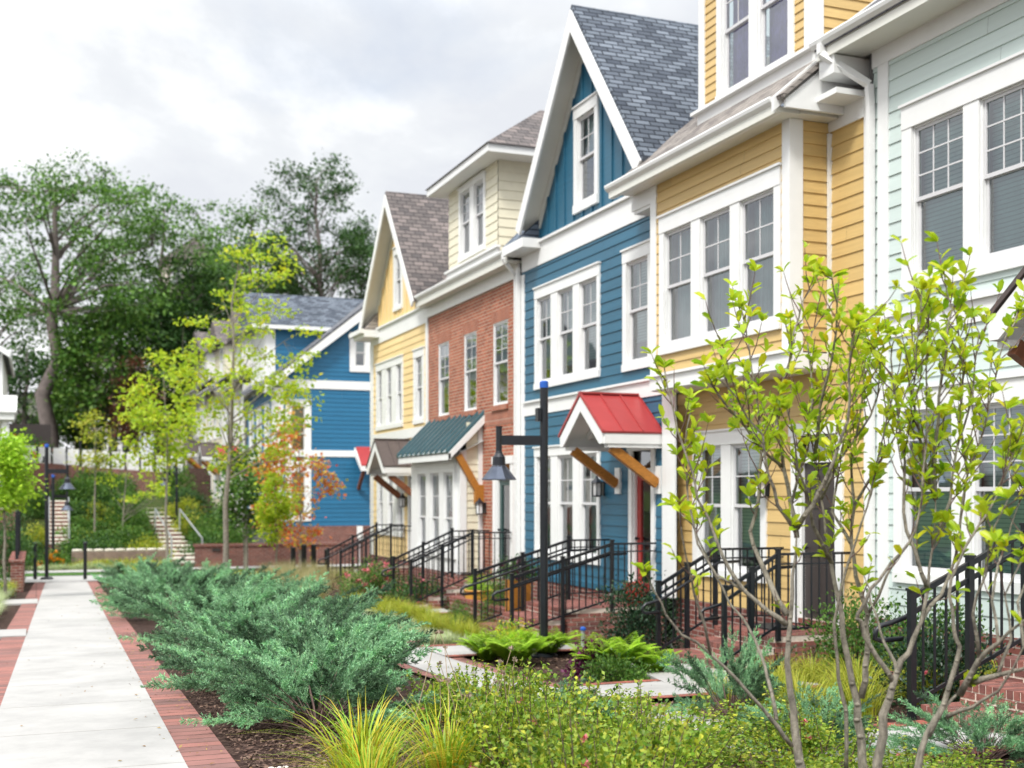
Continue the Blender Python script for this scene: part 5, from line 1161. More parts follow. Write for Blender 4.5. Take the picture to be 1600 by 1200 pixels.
for i, (x, y) in enumerate(((6.6,17.05),(6.5,18.95),(6.9,19.9),(7.1,20.9))): 
    shrub('boxwood', ('small clipped boxwood ball at the foot of the teal stoop railing','second small boxwood ball beside the far railing foot','third boxwood ball in the row towards the ochre pot','boxwood ball nearest the ochre pot')[i], 'bush', g3(x, y), LM['mid'], group='small boxwood balls', seed=97+i, rx=.22, rz=.36, n=1500, L=.022, W=.016, clusters=60, spread=.03)
shrub('boxwood', 'bright clipped ball growing in the ochre pot', 'bush', (7.95, 22.0, gz(8,22)+.4), LM['fern'], seed=104, rx=.30, rz=.38, n=1800, L=.028, W=.018, clusters=60, spread=.04)
shrub('leafy_bush', 'loose grey-green bush right of the ochre pot', 'bush', g3(7.95, 20.6), LM['mid'], seed=105, rx=.5, rz=1.0, n=3200, L=.05, W=.02, clusters=60, spread=.14)
shrub('flower_bush', 'bush with dark red flowers in the tall planter', 'bush', (7.68, 19.35, -1.47), LM['dark'], seed=106, rx=.38, rz=.36, n=1300, L=.045, W=.026, clusters=40, spread=.08, flowers=(LM['purple'], 26, .08))
shrub('rose_bush', 'pink-flowered rose bush in front of the pale yellow house railings', 'bush', g3(6.9, 25.6), LM['mid'], group='pink-flowered bushes mid bed', seed=107, rx=.85, rz=.85, n=5000, L=.05, W=.032, clusters=110, spread=.13, flowers=(LM['pink'], 36, .12))
shrub('rose_bush', 'sparser pink-flowered bush just right of the fuller one', 'bush', g3(7.4, 24.0), LM['dark'], group='pink-flowered bushes mid bed', seed=108, rx=.7, rz=.6, n=3000, L=.05, W=.032, clusters=80, spread=.13, flowers=(LM['pink'], 14, .10))
# yellow-green spiraea line beyond the junipers, plus slope shrubs
sp_ = shrub('spiraea', 'yellow-green low bush in the line beyond the junipers', 'bush', g3(3.0, 37.2), LM['limegrass'], group='yellow-green low bushes beyond the junipers', seed=110, rx=.9, rz=.5, n=4200, L=.07, W=.04, clusters=90, spread=.16)
for i in range(13): dup(sp_, 'yellow-green low bush in the line beyond the junipers', g3(2.6+.62*i, 36.0+R.uniform(-1.0, 2.4)-.15*i), R.uniform(0, 6), R.uniform(.6, .85), .42)
SL = 'mixed shrubs on the planted slope'
ms = [shrub('slope_shrub', 'dark green bush low on the planted slope', 'bush', (FX(150,51), 51, gz(FX(150,51),51)), LM['dark'], group=SL, seed=120, rx=1.0, rz=1.1, n=3200, L=.11, W=.07, clusters=70, spread=.22),
      shrub('slope_shrub', 'mid green bush on the planted slope', 'bush', (FX(200,51), 51, gz(FX(200,51),51)), LM['mid'], group=SL, seed=121, rx=1.0, rz=1.2, n=3200, L=.11, W=.07, clusters=70, spread=.22),
      shrub('slope_shrub', 'yellow-green bush on the planted slope', 'bush', (FX(125,52), 52, gz(FX(125,52),52)), LM['limegrass'], group=SL, seed=122, rx=.9, rz=.9, n=3000, L=.10, W=.06, clusters=70, spread=.2)]
SN = ('dark green bush low on the planted slope', 'mid green bush on the planted slope', 'yellow-green bush on the planted slope')
k = 0
for y, p0, p1, st in ((49.3,116,240,19),(51.5,118,230,21),(54,118,220,20),(57,115,208,19),(60,110,205,22),(63,118,200,22)):
    px = p0
    while px < p1:
        x = FX(px, y); k += 1; q = R.choice((0, 1, 1, 2, 0)); dup(ms[q], SN[q], (x, y, gz(x, y)-.1), R.uniform(0, 6), R.uniform(.7, 1.05)); px += st*R.uniform(.8, 1.2)
for px, y, q in ((272,62,1),(290,60,0),(300,55,2),(318,52,1),(328,50,0),(285,58,2),(310,56,0),(320,54,1),(335,52,0),(345,56,1),(360,50,1),(56,54,2),(62,58,1),(30,52,0),(12,50,1)):
    x = FX(px, y); dup(ms[q], SN[q], (x, y, gz(x, y)-.1), R.uniform(0, 6), R.uniform(.8, 1.1))
a = tuft('bed_plant', 'small lime plant dotted in the mulch bed before the stone wall', 'plant', (FX(170,46.3), 46.3, -2.7), LM['limegrass'], 'small lime plants dotted in the far bed', 77, 90, .45, .15, .03, 1.0, 4)
for i in range(16): x = FX(112+10*i, 46.4); dup(a, 'small lime plant dotted in the mulch bed before the stone wall', (x, 46.2+.5*(i % 3), -2.72), R.uniform(0, 6), R.uniform(.7, 1.2))
a = tuft('pale_groundcover', 'pale groundcover tuft beyond the cross walk', 'groundcover plant', (FX(90,45.7), 45.8, -2.7), LM['pale'], 'pale groundcover beyond the cross walk', 78, 120, .35, .3, .03, 1.1, 4)
for i in range(26): x = FX(66+7.5*i, 45.8); dup(a, 'pale groundcover tuft beyond the cross walk', (x, 45.75+.25*(i % 3), -2.72), R.uniform(0, 6), R.uniform(.8, 1.2))
x = FX(88, 46.6); shrub('flower_bush', 'small bush with orange flowers right of the near path lamp', 'bush', (x, 46.6, -2.72), LM['mid'], seed=130, rx=.55, rz=.7, n=1200, L=.1, W=.06, clusters=40, spread=.12, flowers=(LM['orangefl'], 14, .22))
shrub('flower_bush', 'green bush with orange blooms high at the left under the oak', 'bush', (FX(38,68), 68, 1.4), LM['mid'], seed=131, rx=1.5, rz=1.6, n=2500, L=.14, W=.08, clusters=60, spread=.3, flowers=(LM['orangefl'], 14, .3))
shrub('round_bush', 'dark green rounded bush at the left edge beside the path', 'bush', g3(-1.5, 29.5), LM['mid'], seed=132, rx=.85, rz=1.15, n=6000, L=.06, W=.035, clusters=120, spread=.14)
shrub('round_bush', 'dark bush behind the bright tree at the left edge', 'bush', g3(-1.3, 40), LM['dark'], seed=133, rx=1.3, rz=2.4, n=6000, L=.09, W=.05, clusters=120, spread=.22)
shrub('low_shrub', 'low green edging bush at the lower left corner of the bed', 'bush', g3(-1.2, 17.6), LM['mid'], seed=134, rx=.5, rz=.4, n=3000, L=.04, W=.025, clusters=80, spread=.09)
# --- trees
def tree(name, label, loc, h, tr, cc, rad, ncl, lpc, L, W, csp, mat, bark, seed, group=None, flat=.7, limbs=14, start=.3, lean=(0,0), shape='diamond', cat='tree', fork=None, gap=.0, minl=.02):
    """cc centre (x,y,z) and radii of the crown relative to the base; limbs curve out to leaf clumps"""
    rg = np.random.default_rng(seed); t = thing(name, label, cat, loc, group); cc = np.array(cc, float); rad = np.array(rad, float)
    m = MB(); n = 9; top = np.array([cc[0]*.45+lean[0], cc[1]*.5+lean[1], min(h*.93, cc[2]+rad[2]*.75)])
    tp = [np.array([0, 0, -.15])]
    for i in range(1, n): k = i/(n-1); tp.append(np.array([top[0]*k**1.3, top[1]*k**1.3, top[2]*k])+np.append(rg.normal(size=2)*tr*.4*(k > .2), 0))
    rr = [tr*(1.25 if i == 0 else 1)*(1-.85*(i/(n-1))**1.1) for i in range(n)]; m.tube([tuple(p) for p in tp], rr, 9, cap=False)
    dirs = randdir(ncl*3, rg); r = rg.uniform(.45, 1, ncl*3)**.6; P = cc+dirs*r[:, None]*rad
    noise = np.sin(P[:, 0]*2.1/rad[0]*2+seed)+np.sin(P[:, 2]*2.7/rad[2]*2+seed*2)+np.sin(P[:, 1]*2.3/rad[1]*2); P = P[noise > -1.2+gap][:ncl]; ncl = len(P)
    # primary limbs
    K = min(limbs, ncl); prim = P[rg.choice(ncl, K, replace=False)]; lim = []
    for q in prim:
        zb = np.clip(q[2]-np.linalg.norm((q-cc)[:2])*.9, h*start, top[2]*.92); k = zb/top[2]; j = min(n-2, int(k*(n-1))); f_ = k*(n-1)-j; b = tp[j]*(1-f_)+tp[j+1]*f_
        mid = b*.5+q*.5+np.array([0, 0, .10*np.linalg.norm(q-b)])*rg.uniform(-.3, 1.2); r0 = max(minl, tr*(1-.8*k)*.45)
        pts = [b, b*.75+mid*.25+rg.normal(size=3)*r0*.5, mid, mid*.5+q*.5+rg.normal(size=3)*r0, q]; m.tube([tuple(p) for p in pts], [r0, r0*.8, r0*.55, r0*.35, r0*.12], 6, cap=False); lim.append(np.array(pts[1:]))
    lim = np.concatenate(lim)
    for q in P:
        d = np.linalg.norm(lim-q, axis=1)+(lim[:, 2] > q[2])*.3*csp; b = lim[np.argmin(d)]; mid = (b+q)/2+rg.normal(size=3)*csp*.15; r0 = max(minl*.45, tr*.055); m.tube([tuple(b), tuple(mid), tuple(q)], [r0, r0*.7, r0*.3], 4, cap=False)
    local_build(m, 'trunk', bark, t)
    N_ = ncl*lpc; idx = np.repeat(np.arange(ncl), lpc); sc = rg.uniform(.6, 1.35, ncl)[idx][:, None]; off = rg.normal(size=(N_, 3))*csp*sc*np.array([1, 1, flat]); Q = P[idx]+off
    A = unit(off*.5/csp+randdir(N_, rg)+np.array([0,0,-.15])); Nm = unit(randdir(N_, rg)*.8+np.array([0,0,1.0])); s = rg.uniform(.7, 1.25, N_)
    V, Fc = leaves(Q, A, Nm, L*s, W*s, shape); np_mesh('crown', V, Fc, mat, t); return t
BF = M['barkfar']
def tpos(px, y): x = FX(px, y); return (x, y, gz(x, y))
def mpp(y, x): return dep(x, y)/1900
bx = tpos(72, 78); 
BT = 'tall trees behind the upper wall'
# the big oak at the left: trunk forks, airy crown
def tall(label, px, y, pcx, ptop, pbot, pw, seed, mat, ncl, lpc, tr=.3, gap=0., csp=.55, leaf=.26, name='tall_tree', start=.28, limbs=18):
    x, y, z = tpos(px, y); s = dep(x, y)/1900; ztop = -(ptop-H)*s; zbot = -(pbot-H)*s; cz = (ztop+zbot)/2-z; rz = (ztop-zbot)/2; rx = pw/2*s; cx = (pcx-px)*s*.93
    return tree(name, label, (x, y, z), ztop-z, tr, (cx, 0, cz), (rx, rx*.8, rz), ncl, lpc, leaf, leaf*.62, csp, mat, BF, seed, BT, .55, limbs, start, gap=gap, minl=.05)
tall('huge oak at the left with a pale forked trunk and airy spreading crown', 76, 78, 110, 240, 560, 370, 201, LM['oak'], 230, 60, .55, .5, .42, .25, 'oak_tree', .5, 34)
tall('broad oak right of the huge one, its crown meeting the sky left of centre', 250, 84, 262, 290, 560, 260, 202, LM['oak'], 150, 62, .35, .4, .46, .26, 'oak_tree')
tall('dark-limbed tree above the grey roof of the blue end house', 505, 88, 492, 245, 470, 220, 203, LM['dark'], 150, 60, .4, .45, .44, .25, 'tall_tree', .2, 30)
tall('tree between the broad oak and the dark-limbed one', 395, 90, 390, 315, 520, 170, 204, LM['oak'], 100, 60, .3, .3, .48, .27)
tall('dense dark tree below the crown of the huge oak', 175, 76, 175, 470, 690, 150, 205, LM['mid'], 110, 85, .25, -.2, .5, .28)
tall('dark evergreen behind the bright sapling', 245, 80, 250, 470, 690, 140, 206, LM['dark'], 110, 85, .25, -.2, .5, .28)
tall('dark tree filling the gap beside the left edge house', 40, 86, 40, 530, 700, 130, 207, LM['dark'], 70, 60, .25, .2, .5, .28)
tall('dark tree beyond the far rowhouses', 340, 100, 340, 400, 620, 150, 208, LM['dark'], 90, 80, .25, .1, .65, .33)
tall('tree half hidden by the pale yellow gable', 570, 96, 560, 340, 480, 80, 209, LM['dark'], 60, 70, .2, .2, .5, .27)
tall('low dark tree right of the huge oak trunk', 120, 82, 120, 560, 700, 110, 210, LM['mid'], 80, 80, .2, -.2, .55, .28)
tall('reddish-brown tinged tree in the middle of the dark trees', 215, 74, 212, 560, 690, 60, 211, leafmat('rust_leaf', [(.16,.05,.03),(.10,.06,.03),(.22,.08,.05),(.06,.07,.02)], .3, .5, .6), 40, 60, .16, .0, .45, .24)
tall('dark tree between the oak and the pale far rowhouses', 300, 82, 300, 400, 640, 130, 213, LM['dark'], 110, 80, .22, -.1, .5, .27)
tall('dark tree just right of the oaks, behind the slender sapling', 400, 96, 405, 380, 540, 150, 214, LM['dark'], 110, 75, .25, -.1, .55, .28)
tall('tree at the far left edge beyond the white porch house', -20, 90, -20, 300, 600, 180, 212, LM['oak'], 90, 60, .35, .4, .5, .28)
# saplings
def sapling(label, px, d, ptop, pbot, pw, pcx, seed, mat, ncl, lpc, L=.09, tr=.05, flat=.35, csp=.16, cbot=None, name='sapling', gap=.1, base=None, limbs=20, start=.15, group='young maples with bright leaves'):
    x, y, z = pt(px, pbot, d); z = gz(x, y); s = d/1900; ztop = -(ptop-H)*s; zb = -((cbot or pbot-60)-H)*s; cz = (ztop+zb)/2-z; rz = (ztop-zb)/2; rx = pw/2*s
    return tree(name, label, (x, y, z), ztop-z, tr, ((pcx-px)*s*.93, 0, cz), (rx, rx, rz), ncl, lpc, L, L*.75, csp, mat, M['bark'], seed, group, flat, limbs, start, gap=gap, minl=.010)
sapling('slender young maple with a grey trunk and sparse yellow-green leaves, left of centre', 352, 33, 362, 895, 225, 400, 301, LM['yellowgreen'], 150, 26, .13, .085, .3, .17, 760, gap=.1, limbs=30, start=.3)
sapling('bright yellow-green young maple in front of the far rowhouses', 262, 44, 548, 815, 110, 250, 302, LM['yellowgreen'], 80, 26, .18, .06, .5, .26, 750)
sapling('young maple on the slope with a few yellow clumps', 190, 50, 700, 830, 120, 215, 303, LM['yellowgreen'], 22, 22, .16, .045, .3, .16, 800, gap=.4)
sapling('bare-stemmed young tree left of the diagonal steps', 148, 50, 640, 810, 60, 150, 304, LM['limegrass'], 30, 30, .14, .05, .5, .22, 740)
sapling('fiery red and orange young maple in front of the blue end house', 470, 41, 640, 885, 120, 462, 305, LM['red'], 80, 32, .15, .05, .55, .19, 872, name='red_maple', gap=-.2, start=.05, group='young maples turning colour')
sapling('small yellow young maple just left of the red one', 432, 37, 740, 880, 46, 428, 306, LM['yellowgreen'], 40, 44, .12, .035, .6, .14, 850, start=.05, gap=-.2, group='young maples turning colour')
sapling('leafy green young tree behind the yellow young maple', 385, 43, 700, 880, 80, 385, 307, LM['mid'], 60, 50, .16, .06, .6, .26, 840)
sapling('bright green young tree at the left edge above the round bush', 8, 27, 678, 905, 70, 5, 308, LM['fern'], 80, 55, .10, .04, .6, .17, 800)
sapling('thin staked sapling before the brick retaining wall', 382, 44, 700, 885, 60, 375, 309, LM['yellowgreen'], 24, 20, .14, .035, .3, .2, 780)
# --- near multi-stem shrubs, drawn branch by branch
def nearshrub(label, d0, branches, seed, dv=.5, dens=1.0):
    rg = random.Random(seed); b0 = branches[0][1][0]; X0, Y0, Z0 = pt(b0[0], b0[1], d0); Z0 = gz(X0, Y0)
    t = thing('multistem_shrub', label, 'shrub', (X0, Y0, Z0), 'grey multi-stemmed shrubs in the right foreground'); O = Vector((X0, Y0, Z0))
    m = MB(); tw = MB(); tw.cur = 1; LC = []; LA = []; LL = []
    dd = {}
    for bi, (r0, pts) in enumerate(branches):
        if bi == 0: dA, dB = d0, d0
        else:
            key = min(dd, key=lambda q: (q[0]-pts[0][0])**2+(q[1]-pts[0][1])**2); dA = dd[key]; dB = d0+rg.uniform(-dv, dv)
        n = len(pts); P = []; pts = [(px, py+(24 if py < 520 else 0)) for px, py in pts]; r0 *= .88
        for i, (px, py) in enumerate(pts):
            k = i/(n-1); d = lerp(dA, dB, k); dd[(px, py)] = d; P.append(Vector(pt(px, py, d))-O)
        if bi == 0: P = [Vector((0, 0, -.1))]+P[0:]
        # subdivide with a little kink
        Q = []; 
        for a, b in zip(P, P[1:]): Q += [a, (a+b)/2+Vector((rg.gauss(0,1), rg.gauss(0,1), rg.gauss(0,1)))*.006]
        Q.append(P[-1]); N_ = len(Q); ends = .0028
        rad = [lerp(r0, ends, (i/(N_-1))**.75)*(1+.12*(rg.random()-.5)) for i in range(N_)]
        m.tube([tuple(q) for q in Q], rad, 9 if r0 > .012 else 6)
        for q, r in zip(Q[1:-1], rad[1:-1]):           # knots
            if r > .009 and rg.random() < .5: m.lathe([(.001,-r*.6),(r*.8,-r*.2),(r*.8,r*.3),(.001,r*.7)], q.x-r*.5, q.y-r*.5, q.z, 6)
        # twigs and leaves on the thin upper part
        Ltot = sum((b-a).length for a, b in zip(Q, Q[1:])); s = 0
        for a, b in zip(Q, Q[1:]):
            seg = (b-a).length; steps = max(1, int(seg/.038*dens))
            for j in range(steps):
                p = a.lerp(b, (j+rg.random())/steps); k = (s+seg*j/steps)/Ltot; pyy = H-1900*((p+O).z)/dep((p+O).x, (p+O).y)
                prob = 0 if pyy > 1000 else (.16 if pyy > 880 else (.42 if pyy > 780 else .82))
                if k < .3 and r0 > .012: prob *= .35
                if rg.random() > prob: continue
                dirn = (b-a).normalized(); lat = Vector((rg.gauss(0,1), rg.gauss(0,1), rg.gauss(0,.5))).normalized(); td = (dirn*.9+lat*.75+Vector((0,0,.45))).normalized(); tl = rg.uniform(.05, .20)*(1 if pyy < 800 else .7)
                e = p+td*tl; e2 = e+(td+Vector((0,0,.5))).normalized()*tl*.3; tw.tube([tuple(p), tuple((p+e)/2+lat*.008), tuple(e), tuple(e2)], [.0032, .0026, .002, .0014], 5, cap=False)
                nl = rg.choice((4, 5, 6, 7, 9)) if pyy < 880 else rg.choice((2, 3, 4))
                for q in range(nl):
                    f_ = rg.choice((1, 1, 1, .85, .65, .45)); base = (e.lerp(e2, 1) if f_ == 1 else p.lerp(e, f_)); o = Vector((rg.gauss(0,1), rg.gauss(0,1), rg.gauss(0,.6))).normalized(); ld = (td*.55+o*.85+Vector((0,0,.35))).normalized(); LC.append(base); LA.append(ld); LL.append(rg.uniform(.040, .080))
            s += seg
        e = Q[-1]
        for q in range(9): o = Vector((rg.gauss(0,1), rg.gauss(0,1), rg.gauss(0,.5))).normalized(); LC.append(e); LA.append((o*.8+Vector((0,0,.6))).normalized()); LL.append(rg.uniform(.05, .085))
    m.cur = 1; m.add(tw.v, tw.f); m.v = [(v[0]+O.x, v[1]+O.y, v[2]+O.z) for v in m.v]; m.build('stem', [M['bark'], M['twig']], t, smooth=True)
    LC = np.array([tuple(c) for c in LC]); LA = np.array([tuple(c) for c in LA]); LL = np.array(LL); n = len(LC); rgn = np.random.default_rng(seed)
    V, Fc = leaves(LC, LA, unit(randdir(n, rgn)*.7+np.array([0,0,1])), LL, LL*rgn.uniform(.42, .54, n), 'oval'); np_mesh('foliage', V, Fc, LM['near'], t)
    return t
nearshrub('grey multi-stemmed shrub farthest left of the group, with one long low branch reaching left', 5.5, [
 (.034, [(1262,1235),(1242,1140),(1235,1080),(1232,1000),(1238,930),(1243,870),(1245,825)]),
 (.013, [(1237,1165),(1215,1135),(1190,1105),(1150,1060),(1110,1022),(1065,992),(1040,960),(1020,920),(1003,892)]),
 (.012, [(1213,1125),(1205,1080),(1195,1040),(1180,1000),(1160,965),(1130,920),(1105,870),(1082,820),(1050,790)]),
 (.015, [(1228,975),(1200,955),(1165,925),(1140,890),(1118,840),(1090,780),(1068,700),(1052,640),(1038,575)]),
 (.017, [(1230,960),(1205,915),(1185,870),(1172,830),(1185,780),(1190,700),(1182,620),(1170,540),(1158,455)]),
 (.012, [(1243,830),(1215,790),(1200,740),(1192,680),(1150,620),(1120,590)]),
 (.016, [(1245,825),(1270,790),(1290,750),(1312,690),(1328,620),(1330,540),(1342,480)]),
 (.014, [(1245,840),(1236,790),(1224,730),(1213,660),(1222,600),(1240,520),(1252,450),(1272,420)]),
 (.008, [(1165,925),(1120,900),(1090,850),(1075,780),(1070,700),(1080,640)]),
 (.008, [(1110,1022),(1085,930),(1072,870),(1062,800)]),
 (.008, [(1190,700),(1150,650),(1135,590),(1130,540)]),
 (.009, [(1224,730),(1180,690),(1140,640),(1110,600)]),
 (.009, [(1236,790),(1262,700),(1270,620),(1262,540),(1285,470)])], 401)
nearshrub('grey multi-stemmed shrub in the middle of the group, rising before the dark brown door', 5.7, [
 (.032, [(1350,1235),(1345,1150),(1340,1100),(1325,1030),(1315,960),(1300,890),(1290,830),(1283,780),(1272,720)]),
 (.012, [(1272,720),(1280,640),(1300,560),(1308,450),(1300,410)]),
 (.019, [(1345,1090),(1352,1040),(1356,1000),(1356,960),(1337,900),(1330,850),(1335,790),(1330,730),(1345,640),(1352,560),(1372,495)]),
 (.013, [(1322,1215),(1322,1110),(1310,1060),(1305,1000),(1308,950),(1325,880),(1345,820),(1362,760),(1378,690),(1400,600)]),
 (.012, [(1300,880),(1270,820),(1258,760),(1243,700),(1230,640)]),
 (.010, [(1330,850),(1300,800),(1310,740),(1290,660),(1320,590),(1345,520)]),
 (.009, [(1356,960),(1385,900),(1420,850),(1440,800),(1470,740)]),
 (.009, [(1335,790),(1370,730),(1400,680),(1420,600),(1430,520)]),
 (.009, [(1283,780),(1310,720),(1360,650),(1375,580),(1380,540)])], 402)
nearshrub('grey multi-stemmed shrub right of the middle one, tallest, against the mint green wall', 5.4, [
 (.032, [(1372,1235),(1380,1150),(1390,1090),(1402,1050),(1420,1020),(1440,970),(1450,920),(1458,850),(1462,780)]),
 (.013, [(1462,780),(1460,700),(1467,620),(1480,540),(1488,460),(1475,400)]),
 (.015, [(1395,1065),(1380,1040),(1360,1010),(1345,970),(1340,960),(1360,920),(1385,890),(1407,865),(1430,830),(1442,740),(1448,640),(1447,560),(1450,460)]),
 (.012, [(1402,1050),(1390,1020),(1375,985),(1360,940),(1350,900)]),
 (.012, [(1440,970),(1470,930),(1490,880),(1500,820),(1512,740),(1540,660),(1558,580),(1572,500),(1590,460)]),
 (.013, [(1450,920),(1430,860),(1412,800),(1414,720),(1402,640),(1392,560),(1400,500)]),
 (.010, [(1458,850),(1485,780),(1495,700),(1520,620),(1530,520),(1520,470)]),
 (.009, [(1462,780),(1440,700),(1425,620),(1432,540),(1440,430)]),
 (.009, [(1490,880),(1530,820),(1560,760),(1590,700)]),
 (.009, [(1512,740),(1500,660),(1505,580),(1498,500),(1480,440)])], 403, dens=1.1)
nearshrub('low-forking grey shrub at the right edge, leaning right over the brick steps', 5.2, [
 (.030, [(1425,1235),(1440,1170),(1462,1120),(1485,1095),(1515,1068)]),
 (.020, [(1515,1068),(1560,1055),(1600,1045),(1640,1030)]),
 (.016, [(1450,1150),(1475,1100),(1490,1050),(1500,1010),(1490,980),(1483,930),(1497,880),(1530,820),(1560,770),(1590,690)]),
 (.018, [(1500,1085),(1530,1030),(1560,1005),(1600,970),(1650,930)]),
 (.012, [(1480,1120),(1520,1105),(1560,1080),(1600,1010),(1630,960)]),
 (.010, [(1560,1005),(1550,940),(1560,880),(1580,820),(1600,760)]),
 (.010, [(1530,1030),(1520,960),(1540,900),(1545,840),(1575,780)]),
 (.010, [(1560,1055),(1580,1000),(1570,930),(1600,870)]),
 (.009, [(1600,1010),(1590,940),(1620,880),(1610,800),(1615,700)])], 404, dens=1.35)

# --- litter, chips and pebbles
def chips(name, n, region, mat, L0, L1, dz, seed, cond=None):
    rg = np.random.default_rng(seed); P = []
    while len(P) < n:
        x, y = region(rg); z = gz(x, y)+dz+rg.uniform(0, .012); P.append((x, y, z))
    P = np.array(P); A = unit(randdir(n, rg)*np.array([1, 1, .25])); Nm = unit(randdir(n, rg)*.5+np.array([0, 0, 1.])); L = rg.uniform(L0, L1, n)
    V, Fc = leaves(P, A, Nm, L, L*rg.uniform(.25, .6, n)); o = np_mesh(name, V, Fc, mat); return tag(o, kind='stuff')
LM['chip'] = leafmat('bark_chip', [(.03,.016,.012),(.10,.055,.04),(.19,.12,.09),(.06,.03,.022),(.26,.18,.13)], .0, .9, .4)
o = chips('mulch_chips', 26000, lambda rg: ((lambda y: (rg.uniform(1.05+.0186*y, 2.9), y))(5+11*rg.uniform(0, 1)**1.4)), LM['chip'], .012, .05, .004, 501); tag(o, 'dark shredded bark mulch on the bed beside the path', 'mulch')
o = chips('mulch_chips', 14000, lambda rg: (rg.uniform(5.3, 8.6), rg.uniform(8, 24)), LM['chip'], .02, .07, .004, 502); tag(o, 'brown bark mulch in the beds before the stoops', 'mulch')
def pathpt(rg):
    y = 5.5+26*rg.uniform(0, 1)**1.6; s = rg.uniform(-.3, 1.5); return (pl(y)+s*(pr(y)-pl(y)) if rg.uniform() < .35 else pr(y)+rg.uniform(-.12, .32), y)
rg = np.random.default_rng(503); n = 420; P = np.array([(lambda p: (p[0], p[1], -1.41-.032*p[1]+.036))(pathpt(rg)) for _ in range(n)]); A = unit(randdir(n, rg)*np.array([1,1,.2])); L = rg.uniform(.012, .045, n)
V, Fc = leaves(P, A, unit(randdir(n, rg)*.3+np.array([0,0,1.])), L, L*.5); o = np_mesh('leaf_litter', V, Fc, leafmat('dry_leaf', [(.30,.18,.06),(.20,.10,.04),(.40,.30,.08),(.12,.08,.05)], .1, .8, .3)); tag(o, 'small dry leaves and mulch crumbs scattered on the pale path', 'leaf litter', kind='stuff')
m = MB(); rr = random.Random(8)
for i in range(70):
    x = 1.16+.0186*7+rr.uniform(0, .16); y = rr.uniform(6.2, 7.3); q = rr.uniform(.008, .02); z = -1.41-.032*y+.0; m.lathe([(.001,-q*.5),(q,0),(q*.8,q*.5),(.001,q*.8)], x, y, z+.01, 6)
tag(m.build('pebbles', M['stone'], None, (1.3, 6.8, -1.7), smooth=True), 'patch of pale pebbles at the edge of the brick border', 'gravel', kind='stuff')
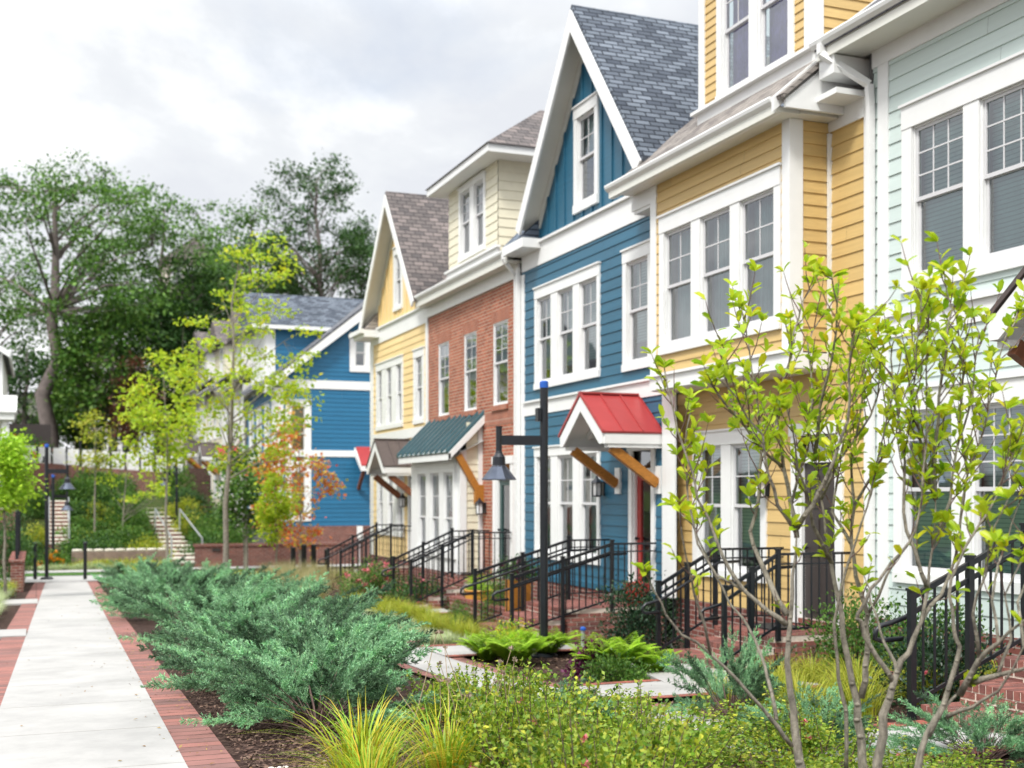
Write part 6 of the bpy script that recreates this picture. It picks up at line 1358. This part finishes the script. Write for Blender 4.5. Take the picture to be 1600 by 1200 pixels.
# ------------------------------------------------------------------ sky, sun, camera
def make_world():
    w = bpy.data.worlds.new('World'); SC.world = w; w.use_nodes = True; nt = w.node_tree; nt.nodes.clear(); L = nt.links.new
    out = nt.nodes.new('ShaderNodeOutputWorld'); bg = nt.nodes.new('ShaderNodeBackground'); bg.inputs['Strength'].default_value = .1
    sky = nt.nodes.new('ShaderNodeTexSky'); sky.sky_type = 'NISHITA'; sky.sun_disc = False; sky.sun_elevation = math.radians(52); sky.sun_rotation = math.radians(SUNROT)
    tc = nt.nodes.new('ShaderNodeTexCoord'); sp = N(nt, 'ShaderNodeSeparateXYZ'); L(tc.outputs['Generated'], sp.inputs[0])
    # flatten the directions onto a cloud deck
    zc = N(nt, 'ShaderNodeMath', operation='MAXIMUM'); L(sp.outputs[2], zc.inputs[0]); zc.inputs[1].default_value = 0.0
    za = N(nt, 'ShaderNodeMath', operation='ADD'); L(zc.outputs[0], za.inputs[0]); za.inputs[1].default_value = .16
    dv = []
    for i in (0, 1): d = N(nt, 'ShaderNodeMath', operation='DIVIDE'); L(sp.outputs[i], d.inputs[0]); L(za.outputs[0], d.inputs[1]); dv.append(d)
    cb = N(nt, 'ShaderNodeCombineXYZ'); L(dv[0].outputs[0], cb.inputs[0]); L(dv[1].outputs[0], cb.inputs[1])
    mp = N(nt, 'ShaderNodeMapping'); L(cb.outputs[0], mp.inputs[0]); mp.inputs['Location'].default_value = CLOUD_OFF
    n1 = N(nt, 'ShaderNodeTexNoise', Scale=.75, Detail=9.0, Roughness=.6, Distortion=.3); L(mp.outputs[0], n1.inputs['Vector'])
    n2 = N(nt, 'ShaderNodeTexNoise', Scale=1.3, Detail=6.0, Roughness=.5, Distortion=.3); mp2 = N(nt, 'ShaderNodeMapping'); mp2.inputs['Location'].default_value = (5.2,1.7,3); L(cb.outputs[0], mp2.inputs[0]); L(mp2.outputs[0], n2.inputs['Vector'])
    cov = N(nt, 'ShaderNodeMapRange'); L(n2.outputs['Fac'], cov.inputs[0]); cov.inputs[1].default_value = .30; cov.inputs[2].default_value = .42; cov.inputs[3].default_value = .75; cov.inputs[4].default_value = 1.0
    rp = N(nt, 'ShaderNodeValToRGB'); L(n1.outputs['Fac'], rp.inputs[0]); e = rp.color_ramp.elements
    e[0].position = .40; e[0].color = (4.5,4.65,4.95,1); e[1].position = .56; e[1].color = (6.9,6.95,7.0,1); q = e.new(.46); q.color = (4.9,5.05,5.25,1)
    mx = N(nt, 'ShaderNodeMix', data_type='RGBA'); L(cov.outputs[0], mx.inputs[0]); L(sky.outputs[0], mx.inputs[6]); L(rp.outputs[0], mx.inputs[7])
    # an overcast sky is brighter overhead than near the horizon
    up = N(nt, 'ShaderNodeMapRange'); L(zc.outputs[0], up.inputs[0]); up.inputs[1].default_value = .36; up.inputs[2].default_value = .95; up.inputs[3].default_value = 1.0; up.inputs[4].default_value = 2.6
    sc = N(nt, 'ShaderNodeVectorMath', operation='SCALE'); L(mx.outputs[2], sc.inputs[0]); L(up.outputs[0], sc.inputs['Scale'])
    L(sc.outputs[0], bg.inputs[0]); L(bg.outputs[0], out.inputs[0])
SUNDIR = Vector((-.62, -.55, .0)).normalized(); EL = math.radians(52)
SUNROT = math.degrees(math.atan2(SUNDIR.x, SUNDIR.y)); CLOUD_OFF = (0.3, 0.1, 0)
make_world()
sd = bpy.data.lights.new('sun', 'SUN'); sd.energy = 1.9; sd.angle = math.radians(12); sd.color = (1, .965, .91)
so = bpy.data.objects.new('sun', sd); COL.objects.link(so); v = Vector((SUNDIR.x*math.cos(EL), SUNDIR.y*math.cos(EL), math.sin(EL))); so.rotation_euler = v.to_track_quat('Z', 'Y').to_euler()
cd = bpy.data.cameras.new('camera'); co = bpy.data.objects.new('camera', cd); COL.objects.link(co); SC.camera = co
co.location = (0, 0, 0); co.rotation_euler = (math.pi/2, 0, -TH)
cd.sensor_width = 36; cd.lens = F/1600*36; cd.shift_y = (H-600)/1600; cd.clip_start = .1; cd.clip_end = 1500
cd.dof.use_dof = True; cd.dof.focus_distance = 8.0; cd.dof.aperture_fstop = 2.1
vs = SC.view_settings; vs.view_transform = 'Standard'; vs.look = 'None'; vs.exposure = .88; vs.gamma = 1; vs.use_curve_mapping = False
SC.cycles.max_bounces = 8; SC.cycles.transparent_max_bounces = 12; SC.cycles.diffuse_bounces = 3; SC.cycles.glossy_bounces = 3
